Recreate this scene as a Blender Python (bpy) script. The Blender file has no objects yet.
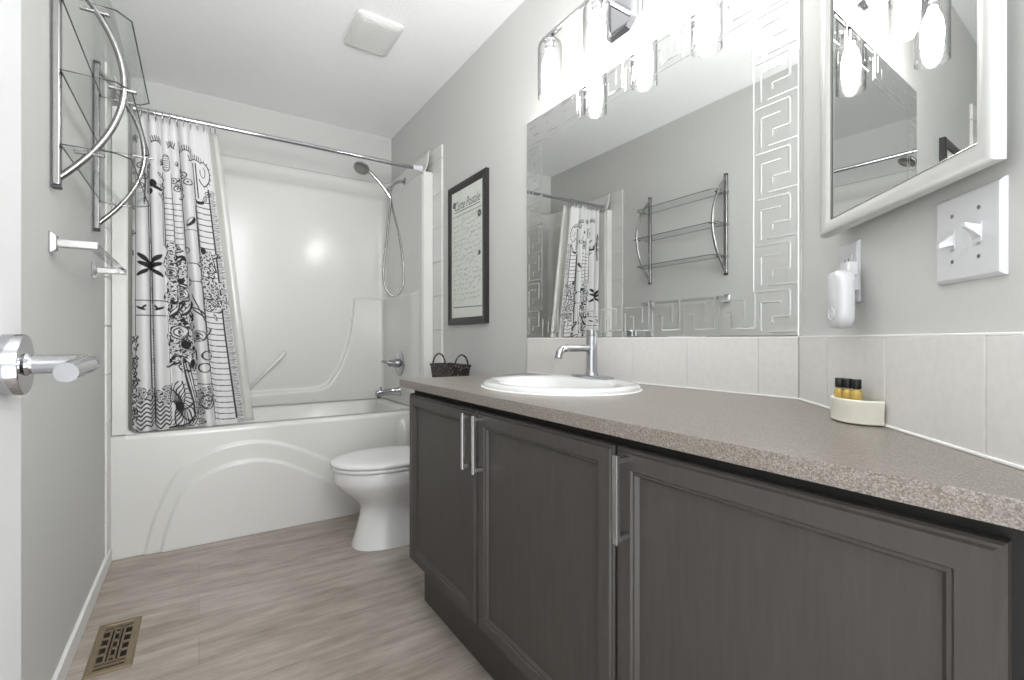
import bpy, bmesh, math, random
import numpy as np
from mathutils import Vector, Matrix

random.seed(7)
scene = bpy.context.scene
COL = scene.collection

# ------------------------------------------------------------------ camera
YAW = math.radians(33.45)
cam_data = bpy.data.cameras.new('camera')
cam_data.sensor_width = 36.0
cam_data.lens = 474.0 / 1024.0 * 36.0
cam_data.clip_start = 0.02
cam = bpy.data.objects.new('camera', cam_data)
COL.objects.link(cam)
cam.location = (0, 0, 0.955)
cam.rotation_euler = (math.pi / 2, 0, -YAW)
scene.camera = cam

# ------------------------------------------------------------------ world, lights, exposure
world = bpy.data.worlds.new('world')
scene.world = world
world.use_nodes = True
wt = world.node_tree
bgn = wt.nodes['Background']
bgn.inputs['Color'].default_value = (0.955, 0.985, 1.0, 1)
# added ambient fill through the open end: stronger from below to lift the ceiling
wtc = wt.nodes.new('ShaderNodeTexCoord')
wsep = wt.nodes.new('ShaderNodeSeparateXYZ')
wmap = wt.nodes.new('ShaderNodeMapRange')
wmap.interpolation_type = 'SMOOTHSTEP'
wt.links.new(wtc.outputs['Generated'], wsep.inputs[0])
wt.links.new(wsep.outputs['Z'], wmap.inputs['Value'])
wmap.inputs['From Min'].default_value = -0.45
wmap.inputs['From Max'].default_value = 0.05
wmap.inputs['To Min'].default_value = 3.6
wmap.inputs['To Max'].default_value = 1.35
wt.links.new(wmap.outputs['Result'], bgn.inputs['Strength'])

rear_fill = bpy.data.lights.new('added_fill_light', 'AREA')  # unseen area light added behind the camera as fill
rear_fill.shape = 'RECTANGLE'
rear_fill.size, rear_fill.size_y = 1.6, 1.4
rear_fill.energy = 72
rear_fill.color = (0.96, 0.985, 1.0)
rear_fill_o = bpy.data.objects.new('added_fill_light', rear_fill)
COL.objects.link(rear_fill_o)
rear_fill_o.location = (0.5, -1.6, 2.25)
rear_fill_o.rotation_euler = (Vector((-0.325, 2.2, 0.9)) - Vector((0.5, -1.6, 2.25))).to_track_quat('-Z', 'Y').to_euler()

up = bpy.data.lights.new('added_bounce_light', 'AREA')  # unseen light, added to brighten the ceiling and bounce back down
up.shape = 'RECTANGLE'
up.size, up.size_y = 0.7, 0.7
up.energy = 64
up.color = (0.97, 0.985, 1.0)
up_o = bpy.data.objects.new('added_bounce_light', up)
COL.objects.link(up_o)
up_o.location = (-0.02, -0.75, 1.2)
up_o.rotation_euler = (Vector((0.0, -0.35, 2.6)) - Vector((-0.02, -0.75, 1.2))).to_track_quat('-Z', 'Y').to_euler()

BULB_STRENGTH = 40.0

vs = scene.view_settings
vs.view_transform = 'Standard'
vs.look = 'None'
vs.gamma = 1.0
vs.use_curve_mapping = False
vs.exposure = 0.42


# ------------------------------------------------------------------ materials
def srgb(r, g, b):
    def f(c):
        c /= 255.0
        return c / 12.92 if c <= 0.04045 else ((c + 0.055) / 1.055) ** 2.4
    return (f(r), f(g), f(b), 1.0)


class NT:
    def __init__(self, name):
        self.m = bpy.data.materials.new(name)
        self.m.use_nodes = True
        self.t = self.m.node_tree
        self.n = self.t.nodes
        self.b = self.n['Principled BSDF']
        self.out = self.n['Material Output']

    def add(self, kind, **kw):
        n = self.n.new(kind)
        for k, v in kw.items():
            setattr(n, k, v)
        return n

    def link(self, a, b):
        self.t.links.new(a, b)

    def coords(self, scale=(1, 1, 1), rot=(0, 0, 0)):
        tc = self.add('ShaderNodeTexCoord')
        mp = self.add('ShaderNodeMapping')
        mp.inputs['Scale'].default_value = scale
        mp.inputs['Rotation'].default_value = rot
        self.link(tc.outputs['Object'], mp.inputs['Vector'])
        return mp.outputs['Vector']

    def noise(self, vec, scale, detail=4, rough=0.5):
        n = self.add('ShaderNodeTexNoise')
        n.inputs['Scale'].default_value = scale
        n.inputs['Detail'].default_value = detail
        n.inputs['Roughness'].default_value = rough
        self.link(vec, n.inputs['Vector'])
        return n.outputs['Fac']

    def ramp(self, fac, stops):
        r = self.add('ShaderNodeValToRGB')
        el = r.color_ramp.elements
        while len(el) < len(stops):
            el.new(0.5)
        for e, (p, c) in zip(el, stops):
            e.position = p
            e.color = c
        self.link(fac, r.inputs['Fac'])
        return r.outputs['Color']

    def bump(self, height, strength, dist=0.002):
        b = self.add('ShaderNodeBump')
        b.inputs['Strength'].default_value = strength
        b.inputs['Distance'].default_value = dist
        self.link(height, b.inputs['Height'])
        self.link(b.outputs['Normal'], self.b.inputs['Normal'])


def simple(name, col, rough=0.5, metal=0.0, bump=0.0, bscale=60, vary=0.0, spec=0.5, coat=0.0):
    m = NT(name)
    m.b.inputs['Base Color'].default_value = col
    m.b.inputs['Roughness'].default_value = rough
    m.b.inputs['Metallic'].default_value = metal
    m.b.inputs['Specular IOR Level'].default_value = spec
    m.b.inputs['Coat Weight'].default_value = coat
    m.b.inputs['Coat Roughness'].default_value = 0.08
    v = m.coords()
    f = m.noise(v, bscale, 4)
    if bump:
        m.bump(f, bump)
    if vary:
        lo = tuple(c * (1 - vary) for c in col[:3]) + (1,)
        hi = tuple(min(1, c * (1 + vary)) for c in col[:3]) + (1,)
        m.link(m.ramp(f, [(0.3, lo), (0.7, hi)]), m.b.inputs['Base Color'])
    return m.m


M_WALL = simple('wall_paint', srgb(199, 199, 196), 0.7, bump=0.06, bscale=220, vary=0.015)
M_CEIL = None
c_ = NT('ceiling_knockdown')
c_.b.inputs['Base Color'].default_value = srgb(247, 247, 247)
c_.b.inputs['Roughness'].default_value = 0.9
v_ = c_.coords()
c_.bump(c_.ramp(c_.noise(v_, 130, 3, 0.6), [(0.42, (0, 0, 0, 1)), (0.6, (1, 1, 1, 1))]), 0.35, 0.004)
M_CEIL = c_.m

f_ = NT('vinyl_plank_floor')
v1 = f_.coords((1.3, 9.0, 1.0))
n1 = f_.noise(v1, 2.6, 9, 0.66)
v2 = f_.coords((6.0, 70.0, 1.0))
n2 = f_.noise(v2, 3.0, 5, 0.6)
v3 = f_.coords((2.2, 5.0, 1.0))
n3 = f_.noise(v3, 2.0, 3, 0.5)
brick = f_.add('ShaderNodeTexBrick')
brick.offset = 0.37
brick.inputs['Scale'].default_value = 1.0
brick.inputs['Brick Width'].default_value = 1.22
brick.inputs['Row Height'].default_value = 0.152
brick.inputs['Mortar Size'].default_value = 0.0012
brick.inputs['Mortar Smooth'].default_value = 0.3
brick.inputs['Color1'].default_value = (0.42, 0.42, 0.42, 1)
brick.inputs['Color2'].default_value = (0.58, 0.58, 0.58, 1)
brick.inputs['Mortar'].default_value = (0.3, 0.3, 0.3, 1)
f_.link(f_.coords(), brick.inputs['Vector'])
ma = f_.add('ShaderNodeMath', operation='MULTIPLY_ADD')
f_.link(n2, ma.inputs[0]); ma.inputs[1].default_value = 0.35; f_.link(n1, ma.inputs[2])
mb_ = f_.add('ShaderNodeMath', operation='MULTIPLY_ADD')
f_.link(n3, mb_.inputs[0]); mb_.inputs[1].default_value = 0.45; f_.link(ma.outputs[0], mb_.inputs[2])
mc_ = f_.add('ShaderNodeMath', operation='MULTIPLY_ADD')
f_.link(brick.outputs['Color'], mc_.inputs[0]); mc_.inputs[1].default_value = 0.5; f_.link(mb_.outputs[0], mc_.inputs[2])
colr = f_.ramp(mc_.outputs[0], [(0.78, srgb(112, 99, 90)), (1.05, srgb(152, 141, 133)), (1.32, srgb(184, 175, 168))])
mr = f_.add('ShaderNodeMapRange')
f_.link(mc_.outputs[0], mr.inputs['Value'])
mr.inputs['From Min'].default_value = 0.82
mr.inputs['From Max'].default_value = 1.45
cr = f_.ramp(mr.outputs['Result'], [(0.0, srgb(124, 110, 99)), (0.45, srgb(157, 146, 137)), (1.0, srgb(187, 179, 171))])
mx = f_.add('ShaderNodeMix', data_type='RGBA', blend_type='MULTIPLY')
mx.inputs['Factor'].default_value = 0.35
f_.link(cr, mx.inputs[6])
inv = f_.ramp(brick.outputs['Fac'], [(0.0, (1, 1, 1, 1)), (1.0, (0.55, 0.5, 0.46, 1))])
f_.link(inv, mx.inputs[7])
f_.link(mx.outputs[2], f_.b.inputs['Base Color'])
f_.b.inputs['Roughness'].default_value = 0.42
f_.bump(n2, 0.12, 0.001)
M_FLOOR = f_.m

c_ = NT('speckled_laminate')
v_ = c_.coords()
vor = c_.add('ShaderNodeTexVoronoi')
vor.inputs['Scale'].default_value = 620
c_.link(v_, vor.inputs['Vector'])
sp = c_.add('ShaderNodeSeparateColor')
c_.link(vor.outputs['Color'], sp.inputs['Color'])
nn = c_.noise(v_, 260, 3, 0.6)
mm = c_.add('ShaderNodeMath', operation='MULTIPLY_ADD')
c_.link(nn, mm.inputs[0]); mm.inputs[1].default_value = 0.6; c_.link(sp.outputs['Red'], mm.inputs[2])
mr = c_.add('ShaderNodeMapRange')
mr.inputs['From Max'].default_value = 1.6
c_.link(mm.outputs[0], mr.inputs['Value'])
c_.link(c_.ramp(mr.outputs['Result'], [(0.12, srgb(90, 81, 74)), (0.42, srgb(120, 111, 103)), (0.62, srgb(136, 127, 120)), (0.9, srgb(166, 158, 151))]), c_.b.inputs['Base Color'])
c_.b.inputs['Roughness'].default_value = 0.28
c_.b.inputs['Specular IOR Level'].default_value = 1.0
c_.bump(nn, 0.06, 0.0006)
M_COUNTER = c_.m

c_ = NT('dark_stained_wood')
v_ = c_.coords((14, 14, 1.2))
g1 = c_.noise(v_, 7, 6, 0.6)
c_.link(c_.ramp(g1, [(0.25, srgb(66, 62, 59)), (0.75, srgb(75, 71, 68))]), c_.b.inputs['Base Color'])
c_.b.inputs['Roughness'].default_value = 0.42
c_.b.inputs['Specular IOR Level'].default_value = 0.35
c_.bump(g1, 0.12, 0.001)
M_CAB = c_.m
M_CABDARK = simple('shade_black_carcass', srgb(22, 21, 20), 0.7, vary=0.05)  # near-black colour paints in the shade of the gaps around the doors

M_ACRYLIC = simple('white_acrylic', srgb(214, 213, 209), 0.2, coat=0.12, spec=0.5, bump=0.004, bscale=8)
M_CERAMIC = simple('white_ceramic', srgb(224, 224, 223), 0.08, coat=0.5)
M_SEAT = simple('white_seat_plastic', srgb(222, 222, 221), 0.22)
M_TRIM = simple('white_trim_paint', srgb(228, 228, 226), 0.4, bump=0.02)
M_DOOR = simple('white_door_paint', srgb(214, 214, 214), 0.45, bump=0.03, bscale=120)
M_PLASTIC = simple('white_plastic', srgb(206, 206, 208), 0.35)
M_CABWHITE = simple('white_cabinet_paint', srgb(192, 192, 189), 0.35)
M_TILE = simple('cream_wall_tile', srgb(219, 217, 213), 0.3, bump=0.12, bscale=70, vary=0.03)
M_TILEB = simple('pale_edge_tile', srgb(216, 215, 212), 0.35, bump=0.05, bscale=70, vary=0.02)
M_GROUT = simple('grout', srgb(205, 202, 195), 0.8, vary=0.03)
M_CAULK = simple('white_caulk', srgb(244, 243, 240), 0.5)
M_CHROME = simple('polished_chrome', (0.46, 0.46, 0.48, 1), 0.07, 1.0)
M_NICKEL = simple('brushed_nickel', (0.34, 0.335, 0.33, 1), 0.26, 1.0)
M_STEEL = simple('satin_pull_metal', (0.55, 0.545, 0.535, 1), 0.25, 1.0)
M_MIRROR = simple('mirror_silver', (0.82, 0.83, 0.82, 1), 0.0, 1.0)
M_GROOVE = simple('bevelled_mirror_cut', (0.86, 0.87, 0.86, 1), 0.12, 1.0)
M_BRASS = simple('antique_brass', srgb(132, 117, 95), 0.5, 0.4, vary=0.08)
M_BLACK = simple('black_plastic', srgb(24, 24, 26), 0.35)
M_VOID = simple('duct_interior', srgb(14, 13, 12), 0.9)
M_FRAME = simple('black_frame_wood', srgb(40, 37, 36), 0.4, vary=0.1)
M_PAPER = simple('pale_print_paper', srgb(214, 217, 210), 0.6, vary=0.02, bscale=20)
M_INK = simple('grey_ink', srgb(88, 88, 88), 0.7)
M_INK2 = simple('faint_ink', srgb(150, 151, 148), 0.7)
M_LINER_BASE = None
M_RUBBER = simple('dark_cap', srgb(52, 52, 54), 0.5)
M_FANGRILLE = simple('fan_grille_plastic', srgb(216, 216, 213), 0.4)
M_SOAP = simple('cream_soap_dish', srgb(232, 228, 216), 0.3, vary=0.03, bscale=30)
M_GOLD = simple('amber_shampoo', srgb(196, 164, 78), 0.15, coat=0.5)
M_WICKER = None
c_ = NT('dark_woven_basket')
v_ = c_.coords((1, 1, 1))
vor = c_.add('ShaderNodeTexVoronoi'); vor.inputs['Scale'].default_value = 70
c_.link(v_, vor.inputs['Vector'])
c_.link(c_.ramp(vor.outputs['Distance'], [(0.0, srgb(205, 188, 182)), (0.2, srgb(120, 98, 92)), (0.34, srgb(48, 36, 33)), (0.6, srgb(30, 23, 22))]), c_.b.inputs['Base Color'])
c_.b.inputs['Roughness'].default_value = 0.5
c_.bump(vor.outputs['Distance'], 0.6, 0.003)
M_WICKER = c_.m


def thin_glass(name, tint, ior=1.45, rough=0.0, extra=0.0, rim=0.0):
    m = NT(name)
    m.n.remove(m.b)
    tr = m.add('ShaderNodeBsdfTransparent')
    tr.inputs['Color'].default_value = tint
    if rim:
        lwr = m.add('ShaderNodeLayerWeight')
        lwr.inputs['Blend'].default_value = 0.5
        m.link(m.ramp(lwr.outputs['Facing'], [(0.35, tint), (0.9, (rim, rim, rim, 1))]), tr.inputs['Color'])
    gl = m.add('ShaderNodeBsdfGlossy')
    gl.inputs['Roughness'].default_value = rough
    lw = m.add('ShaderNodeLayerWeight')
    lw.inputs['Blend'].default_value = 0.5
    pw = m.add('ShaderNodeMath', operation='POWER')
    m.link(lw.outputs['Facing'], pw.inputs[0]); pw.inputs[1].default_value = 4.0
    f0 = ((ior - 1) / (ior + 1)) ** 2
    fr = m.add('ShaderNodeMath', operation='MULTIPLY_ADD')
    m.link(pw.outputs[0], fr.inputs[0]); fr.inputs[1].default_value = 0.6; fr.inputs[2].default_value = f0
    fac = fr.outputs[0]
    if extra:
        ad = m.add('ShaderNodeMath', operation='ADD', use_clamp=True)
        m.link(fac, ad.inputs[0]); ad.inputs[1].default_value = extra
        fac = ad.outputs[0]
    mx = m.add('ShaderNodeMixShader')
    m.link(fac, mx.inputs[0]); m.link(tr.outputs[0], mx.inputs[1]); m.link(gl.outputs[0], mx.inputs[2])
    m.link(mx.outputs[0], m.out.inputs['Surface'])
    return m.m


M_GLASS = thin_glass('clear_shade_glass', (0.97, 0.97, 0.97, 1), 1.4, 0.02, 0.02, 0.62)
M_SHELFGLASS = thin_glass('shelf_glass', (0.965, 0.975, 0.97, 1), 1.35, 0.0)
M_GLASSEDGE = simple('shelf_glass_edge', srgb(58, 66, 62), 0.15)
M_CLEARBAR = thin_glass('clear_acrylic', (0.9, 0.91, 0.91, 1), 1.5, 0.05, 0.18)
M_CLIP = thin_glass('clear_clip', (0.93, 0.94, 0.94, 1), 1.5, 0.05, 0.1)

c_ = NT('shower_liner_vinyl')
c_.n.remove(c_.b)
tr = c_.add('ShaderNodeBsdfTransparent'); tr.inputs['Color'].default_value = (0.97, 0.97, 0.96, 1)
df = c_.add('ShaderNodeBsdfDiffuse'); df.inputs['Color'].default_value = srgb(240, 239, 235)
tl = c_.add('ShaderNodeBsdfTranslucent'); tl.inputs['Color'].default_value = srgb(240, 239, 235)
gl = c_.add('ShaderNodeBsdfGlossy'); gl.inputs['Roughness'].default_value = 0.2
m1 = c_.add('ShaderNodeMixShader'); m1.inputs[0].default_value = 0.5
c_.link(df.outputs[0], m1.inputs[1]); c_.link(tl.outputs[0], m1.inputs[2])
m2 = c_.add('ShaderNodeMixShader'); m2.inputs[0].default_value = 0.5
c_.link(tr.outputs[0], m2.inputs[1]); c_.link(m1.outputs[0], m2.inputs[2])
m3 = c_.add('ShaderNodeMixShader'); m3.inputs[0].default_value = 0.06
c_.link(m2.outputs[0], m3.inputs[1]); c_.link(gl.outputs[0], m3.inputs[2])
c_.link(m3.outputs[0], c_.out.inputs['Surface'])
M_LINER = c_.m

c_ = NT('printed_curtain_fabric')
at = c_.add('ShaderNodeAttribute'); at.attribute_name = 'ink'
c_.link(c_.ramp(at.outputs['Fac'], [(0.0, srgb(206, 205, 205)), (1.0, srgb(24, 23, 24))]), c_.b.inputs['Base Color'])
c_.b.inputs['Roughness'].default_value = 0.85
c_.b.inputs['Specular IOR Level'].default_value = 0.15
v_ = c_.coords()
c_.bump(c_.noise(v_, 700, 2), 0.06, 0.0005)
M_CURTAIN = c_.m

c_ = NT('glowing_bulb')
c_.n.remove(c_.b)
em = c_.add('ShaderNodeEmission')
em.inputs['Color'].default_value = (1.0, 0.985, 0.97, 1)
em.inputs['Strength'].default_value = BULB_STRENGTH
c_.link(em.outputs[0], c_.out.inputs['Surface'])
M_BULB = c_.m

# ------------------------------------------------------------------ object helpers
ORG = {}


def thing(name, label, cat, loc=(0, 0, 0), group=None):
    o = bpy.data.objects.new(name, None)
    COL.objects.link(o)
    o.location = loc
    o.empty_display_size = 0.05
    o['label'] = label
    o['category'] = cat
    if group:
        o['group'] = group
    ORG[o.name] = Vector(loc)
    return o


def tag(o, label, cat, group=None):
    o['label'] = label
    o['category'] = cat
    if group:
        o['group'] = group
    return o


def obj(name, bm, mat, parent=None, smooth=35, bevel=0.0, origin=None, recalc=True, seg=2):
    """bm is in world coordinates"""
    if recalc:
        bmesh.ops.recalc_face_normals(bm, faces=bm.faces[:])
    if parent is not None:
        org = ORG[parent.name] if origin is None else Vector(origin)
    else:
        if origin is None:
            xs = [v.co for v in bm.verts]
            org = Vector(((min(v.x for v in xs) + max(v.x for v in xs)) / 2,
                          (min(v.y for v in xs) + max(v.y for v in xs)) / 2,
                          min(v.z for v in xs)))
        else:
            org = Vector(origin)
    for v in bm.verts:
        v.co -= org
    me = bpy.data.meshes.new(name)
    bm.to_mesh(me)
    bm.free()
    me.materials.append(mat)
    if smooth:
        me.shade_smooth()
        me.set_sharp_from_angle(angle=math.radians(smooth))
    o = bpy.data.objects.new(name, me)
    COL.objects.link(o)
    if parent is not None:
        o.parent = parent
        o.location = org - ORG[parent.name]
    else:
        o.location = org
    ORG[o.name] = org
    if bevel:
        md = o.modifiers.new('bevel', 'BEVEL')
        md.width = bevel
        md.segments = seg
        md.limit_method = 'ANGLE'
        md.angle_limit = math.radians(40)
        md.harden_normals = False
    return o


def struct(name, bm, mat, **kw):
    o = obj(name, bm, mat, **kw)
    o['kind'] = 'structure'
    return o


def box(bm, lo, hi):
    x0, y0, z0 = lo
    x1, y1, z1 = hi
    vs_ = [bm.verts.new(p) for p in ((x0, y0, z0), (x1, y0, z0), (x1, y1, z0), (x0, y1, z0),
                                     (x0, y0, z1), (x1, y0, z1), (x1, y1, z1), (x0, y1, z1))]
    for f in ((3, 2, 1, 0), (4, 5, 6, 7), (0, 1, 5, 4), (1, 2, 6, 5), (2, 3, 7, 6), (3, 0, 4, 7)):
        bm.faces.new([vs_[i] for i in f])
    return bm


R2 = math.sqrt(0.5)
CX, CY = 1.2, 0.5615


def A(t, q, z):
    """point on the diagonal corner wall: t along the wall from the corner, q out of the wall"""
    return Vector((CX - R2 * t - R2 * q, CY - R2 * t + R2 * q, z))


def boxA(bm, t0, t1, q0, q1, z0, z1, fr=A):
    vs_ = [bm.verts.new(fr(*p)) for p in ((t0, q0, z0), (t1, q0, z0), (t1, q1, z0), (t0, q1, z0),
                                          (t0, q0, z1), (t1, q0, z1), (t1, q1, z1), (t0, q1, z1))]
    for f in ((3, 2, 1, 0), (4, 5, 6, 7), (0, 1, 5, 4), (1, 2, 6, 5), (2, 3, 7, 6), (3, 0, 4, 7)):
        bm.faces.new([vs_[i] for i in f])
    return bm


def loft(bm, rings, close=True, cap0=True, cap1=True):
    rs = [[bm.verts.new(p) for p in r] for r in rings]
    n = len(rs[0])
    for a, b in zip(rs, rs[1:]):
        for i in range(n if close else n - 1):
            j = (i + 1) % n
            bm.faces.new((a[i], a[j], b[j], b[i]))
    if cap0:
        bm.faces.new(rs[0][::-1])
    if cap1:
        bm.faces.new(rs[-1])
    return rs


def frame_of(d):
    d = Vector(d).normalized()
    up = Vector((0, 0, 1)) if abs(d.z) < 0.95 else Vector((1, 0, 0))
    a = d.cross(up).normalized()
    b = a.cross(d).normalized()
    return a, b


def tube(bm, pts, r, seg=12, cap=True, squash=1.0, close=False):
    pts = [Vector(p) for p in pts]
    n = len(pts)
    rr = r if isinstance(r, (list, tuple)) else [r] * n
    rings = []
    pa = None
    for i in range(n):
        if close:
            d = pts[(i + 1) % n] - pts[i - 1]
        else:
            d = pts[min(i + 1, n - 1)] - pts[max(i - 1, 0)]
        d.normalize()
        if pa is None:
            a, b = frame_of(d)
        else:
            a = (pa - d * pa.dot(d)).normalized()
            b = a.cross(d).normalized()
        pa = a
        rings.append([pts[i] + a * math.cos(t) * rr[i] + b * math.sin(t) * rr[i] * squash
                      for t in [2 * math.pi * k / seg for k in range(seg)]])
    if close:
        rings.append(rings[0])
        loft(bm, rings, True, False, False)
        bmesh.ops.remove_doubles(bm, verts=bm.verts[:], dist=1e-6)
    else:
        loft(bm, rings, True, cap, cap)
    return bm


def cyl(bm, p0, p1, r0, r1=None, seg=24):
    return tube(bm, [p0, p1], [r0, r0 if r1 is None else r1], seg)


def lathe(bm, prof, base, axis=(0, 0, 1), seg=28, cap0=True, cap1=True):
    """prof: (radius, height) pairs along axis"""
    base = Vector(base)
    ax = Vector(axis).normalized()
    a, b = frame_of(ax)
    rings = [[base + ax * h + (a * math.cos(t) + b * math.sin(t)) * r
              for t in [2 * math.pi * k / seg for k in range(seg)]] for r, h in prof]
    loft(bm, rings, True, cap0, cap1)
    return bm


def prism(bm, pts, z0, z1):
    loft(bm, [[(x, y, z0) for x, y in pts], [(x, y, z1) for x, y in pts]])
    return bm


def B():
    return bmesh.new()


def bez(p0, p1, p2, p3, n=16):
    p0, p1, p2, p3 = map(Vector, (p0, p1, p2, p3))
    return [(1 - t) ** 3 * p0 + 3 * (1 - t) ** 2 * t * p1 + 3 * (1 - t) * t * t * p2 + t ** 3 * p3
            for t in [i / n for i in range(n + 1)]]


def catmull(ps, n=8):
    ps = [Vector(p) for p in ps]
    ps = [2 * ps[0] - ps[1]] + ps + [2 * ps[-1] - ps[-2]]
    out = []
    for i in range(1, len(ps) - 2):
        a, b, c, d = ps[i - 1:i + 3]
        for k in range(n):
            t = k / n
            out.append(0.5 * ((2 * b) + (c - a) * t + (2 * a - 5 * b + 4 * c - d) * t * t + (3 * b - a - 3 * c + d) * t ** 3))
    out.append(ps[-2])
    return out


def sstep(a, b, x):
    t = np.clip((x - a) / (b - a), 0, 1)
    return t * t * (3 - 2 * t)


# ------------------------------------------------------------------ room shell
XL, XR, YB, YF, HC = -0.325, 1.2, 3.45, -0.15, 2.455
struct('floor', box(B(), (XL - 0.05, YF, -0.05), (XR + 0.05, YB + 0.05, 0)), M_FLOOR, smooth=0, origin=(0, 0, 0))
struct('ceiling', box(B(), (XL - 0.05, YF, HC), (XR + 0.05, YB + 0.05, HC + 0.05)), M_CEIL, smooth=0, origin=(0, 0, HC))
struct('wall_left', box(B(), (XL - 0.05, YF, 0), (XL, YB, HC)), M_WALL, smooth=0)
struct('wall_back', box(B(), (XL - 0.05, YB, 0), (XR + 0.05, YB + 0.05, HC)), M_WALL, smooth=0)
struct('wall_right', box(B(), (XR, CY - 0.02, 0), (XR + 0.05, YB, HC)), M_WALL, smooth=0)
struct('wall_diagonal', boxA(B(), 0, 0.99, -0.05, 0, 0, HC), M_WALL, smooth=0)
struct('baseboard_left', box(B(), (XL, YF, 0), (XL + 0.012, 2.655, 0.062)), M_TRIM, smooth=0, bevel=0.003)

# pale tile strips at both ends of the tub alcove
bm = B()
for i in range(11):
    z0 = i * 0.203
    z1 = min(z0 + 0.2, 2.105)
    box(bm, (XR - 0.012, 2.55, z0), (XR, 2.80, z1))
struct('trim_1', bm, M_TILEB, smooth=0, bevel=0.0015)
bm = B()
for i in range(11):
    z0 = i * 0.203
    z1 = min(z0 + 0.2, 2.105)
    box(bm, (XL, 2.56, z0), (XL + 0.008, 2.80, z1))
struct('trim_2', bm, M_TILEB, smooth=0, bevel=0.0015)

# ------------------------------------------------------------------ entry door (open, along the left wall)
DX, DY = -0.177, 0.797
door = struct('door_1', box(B(), (DX - 0.035, 0.03, 0.012), (DX, DY, 2.03)), M_DOOR, smooth=0, bevel=0.002)
HY, HZ = 0.731, 0.928
hb = obj('door_handle', lathe(B(), [(0.031, 0), (0.0335, 0.001), (0.0335, 0.017), (0.0325, 0.0185), (0.013, 0.0186), (0.0115, 0.022)], (DX, HY, HZ), (1, 0, 0), 40), M_CHROME, door)
bm = B()
tube(bm, [(DX + 0.018, HY, HZ), (DX + 0.056, HY, HZ), (DX + 0.066, HY - 0.003, HZ), (DX + 0.071, HY - 0.012, HZ),
          (DX + 0.0715, HY - 0.03, HZ - 0.0005), (DX + 0.071, HY - 0.118, HZ - 0.004)], [0.0105, 0.0105, 0.0108, 0.0108, 0.0105, 0.0095], 20)
obj('lever', bm, M_CHROME, hb)
bm = B()
box(bm, (DX - 0.028, DY, 0.90), (DX - 0.007, DY + 0.001, 0.957))
obj('latch_plate', bm, M_CHROME, door, smooth=0)

# ------------------------------------------------------------------ bathtub
tub = thing('bathtub', 'white acrylic bathtub with arched moulding on its front apron', 'bathtub', (0.43, 3.05, 0))
TX0, TX1, TY0, TZ = XL + 0.003, XR - 0.014, 2.668, 0.535
outer = [(-0.201, 0.0), (-0.17, 0.14), (-0.125, 0.26), (-0.08, 0.349), (0.0, 0.407), (0.099, 0.441), (0.237, 0.452), (0.387, 0.412), (0.603, 0.302), (0.80, 0.215), (1.0, 0.17), (1.19, 0.16)]
inner = [(-0.143, 0.0), (-0.115, 0.12), (-0.065, 0.252), (0.0, 0.31), (0.081, 0.346), (0.17, 0.362), (0.258, 0.36), (0.387, 0.316), (0.582, 0.204), (0.78, 0.115), (1.0, 0.07), (1.19, 0.06)]


def curve_dist(P, poly):
    poly = np.array([(p.x, p.y) for p in catmull([(a, b, 0) for a, b in poly], 6)])
    d = np.full(len(P), 9.0)
    for a, b in zip(poly, poly[1:]):
        ab = b - a
        t = np.clip(((P - a) @ ab) / (ab @ ab), 0, 1)
        q = a + t[:, None] * ab
        d = np.minimum(d, np.hypot(*(P - q).T))
    top = np.interp(P[:, 0], poly[:, 0], poly[:, 1], left=-1, right=-1)
    return np.where(P[:, 1] < top, -d, d)


nx, nz = 300, 110
gx = np.linspace(TX0, TX1, nx)
gz = np.concatenate([np.linspace(0.0, TZ - 0.02, nz)])
GX, GZ = np.meshgrid(gx, gz)
P = np.stack([GX.ravel(), GZ.ravel()], 1)
disp = 0.010 * sstep(0.008, -0.008, curve_dist(P, outer)) + 0.010 * sstep(0.008, -0.008, curve_dist(P, inner))
disp += 0.03 * sstep(0.955, 1.01, P[:, 0]) * sstep(0.53, 0.42, P[:, 1])
lean = 0.004 * (1 - P[:, 1] / TZ)
gy = (TY0 - disp - lean).reshape(GX.shape)
bm = B()
rows = []
for j in range(nz):
    rows.append([bm.verts.new((gx[i], gy[j, i], gz[j])) for i in range(nx)])
# rounded lip
for k in range(1, 7):
    a = k / 6 * math.pi / 2
    rows.append([bm.verts.new((gx[i], gy[-1, i] + 0.02 * (1 - math.cos(a)) * (1.0 if -0.262 < gx[i] < 1.124 else 0.02), TZ - 0.02 + 0.02 * math.sin(a))) for i in range(nx)])
for r0, r1 in zip(rows, rows[1:]):
    for i in range(nx - 1):
        bm.faces.new((r0[i], r0[i + 1], r1[i + 1], r1[i]))
ap = obj('apron', bm, M_ACRYLIC, tub, smooth=60)
md = ap.modifiers.new('thick', 'SOLIDIFY'); md.thickness = 0.004; md.offset = 0


def rrect(x0, x1, y0, y1, r, z, n=8):
    out = []
    for cx, cy, a0 in ((x1 - r, y1 - r, 0), (x0 + r, y1 - r, 90), (x0 + r, y0 + r, 180), (x1 - r, y0 + r, 270)):
        for k in range(n + 1):
            a = math.radians(a0 + 90 * k / n)
            out.append((cx + r * math.cos(a), cy + r * math.sin(a), z))
    return out


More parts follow.
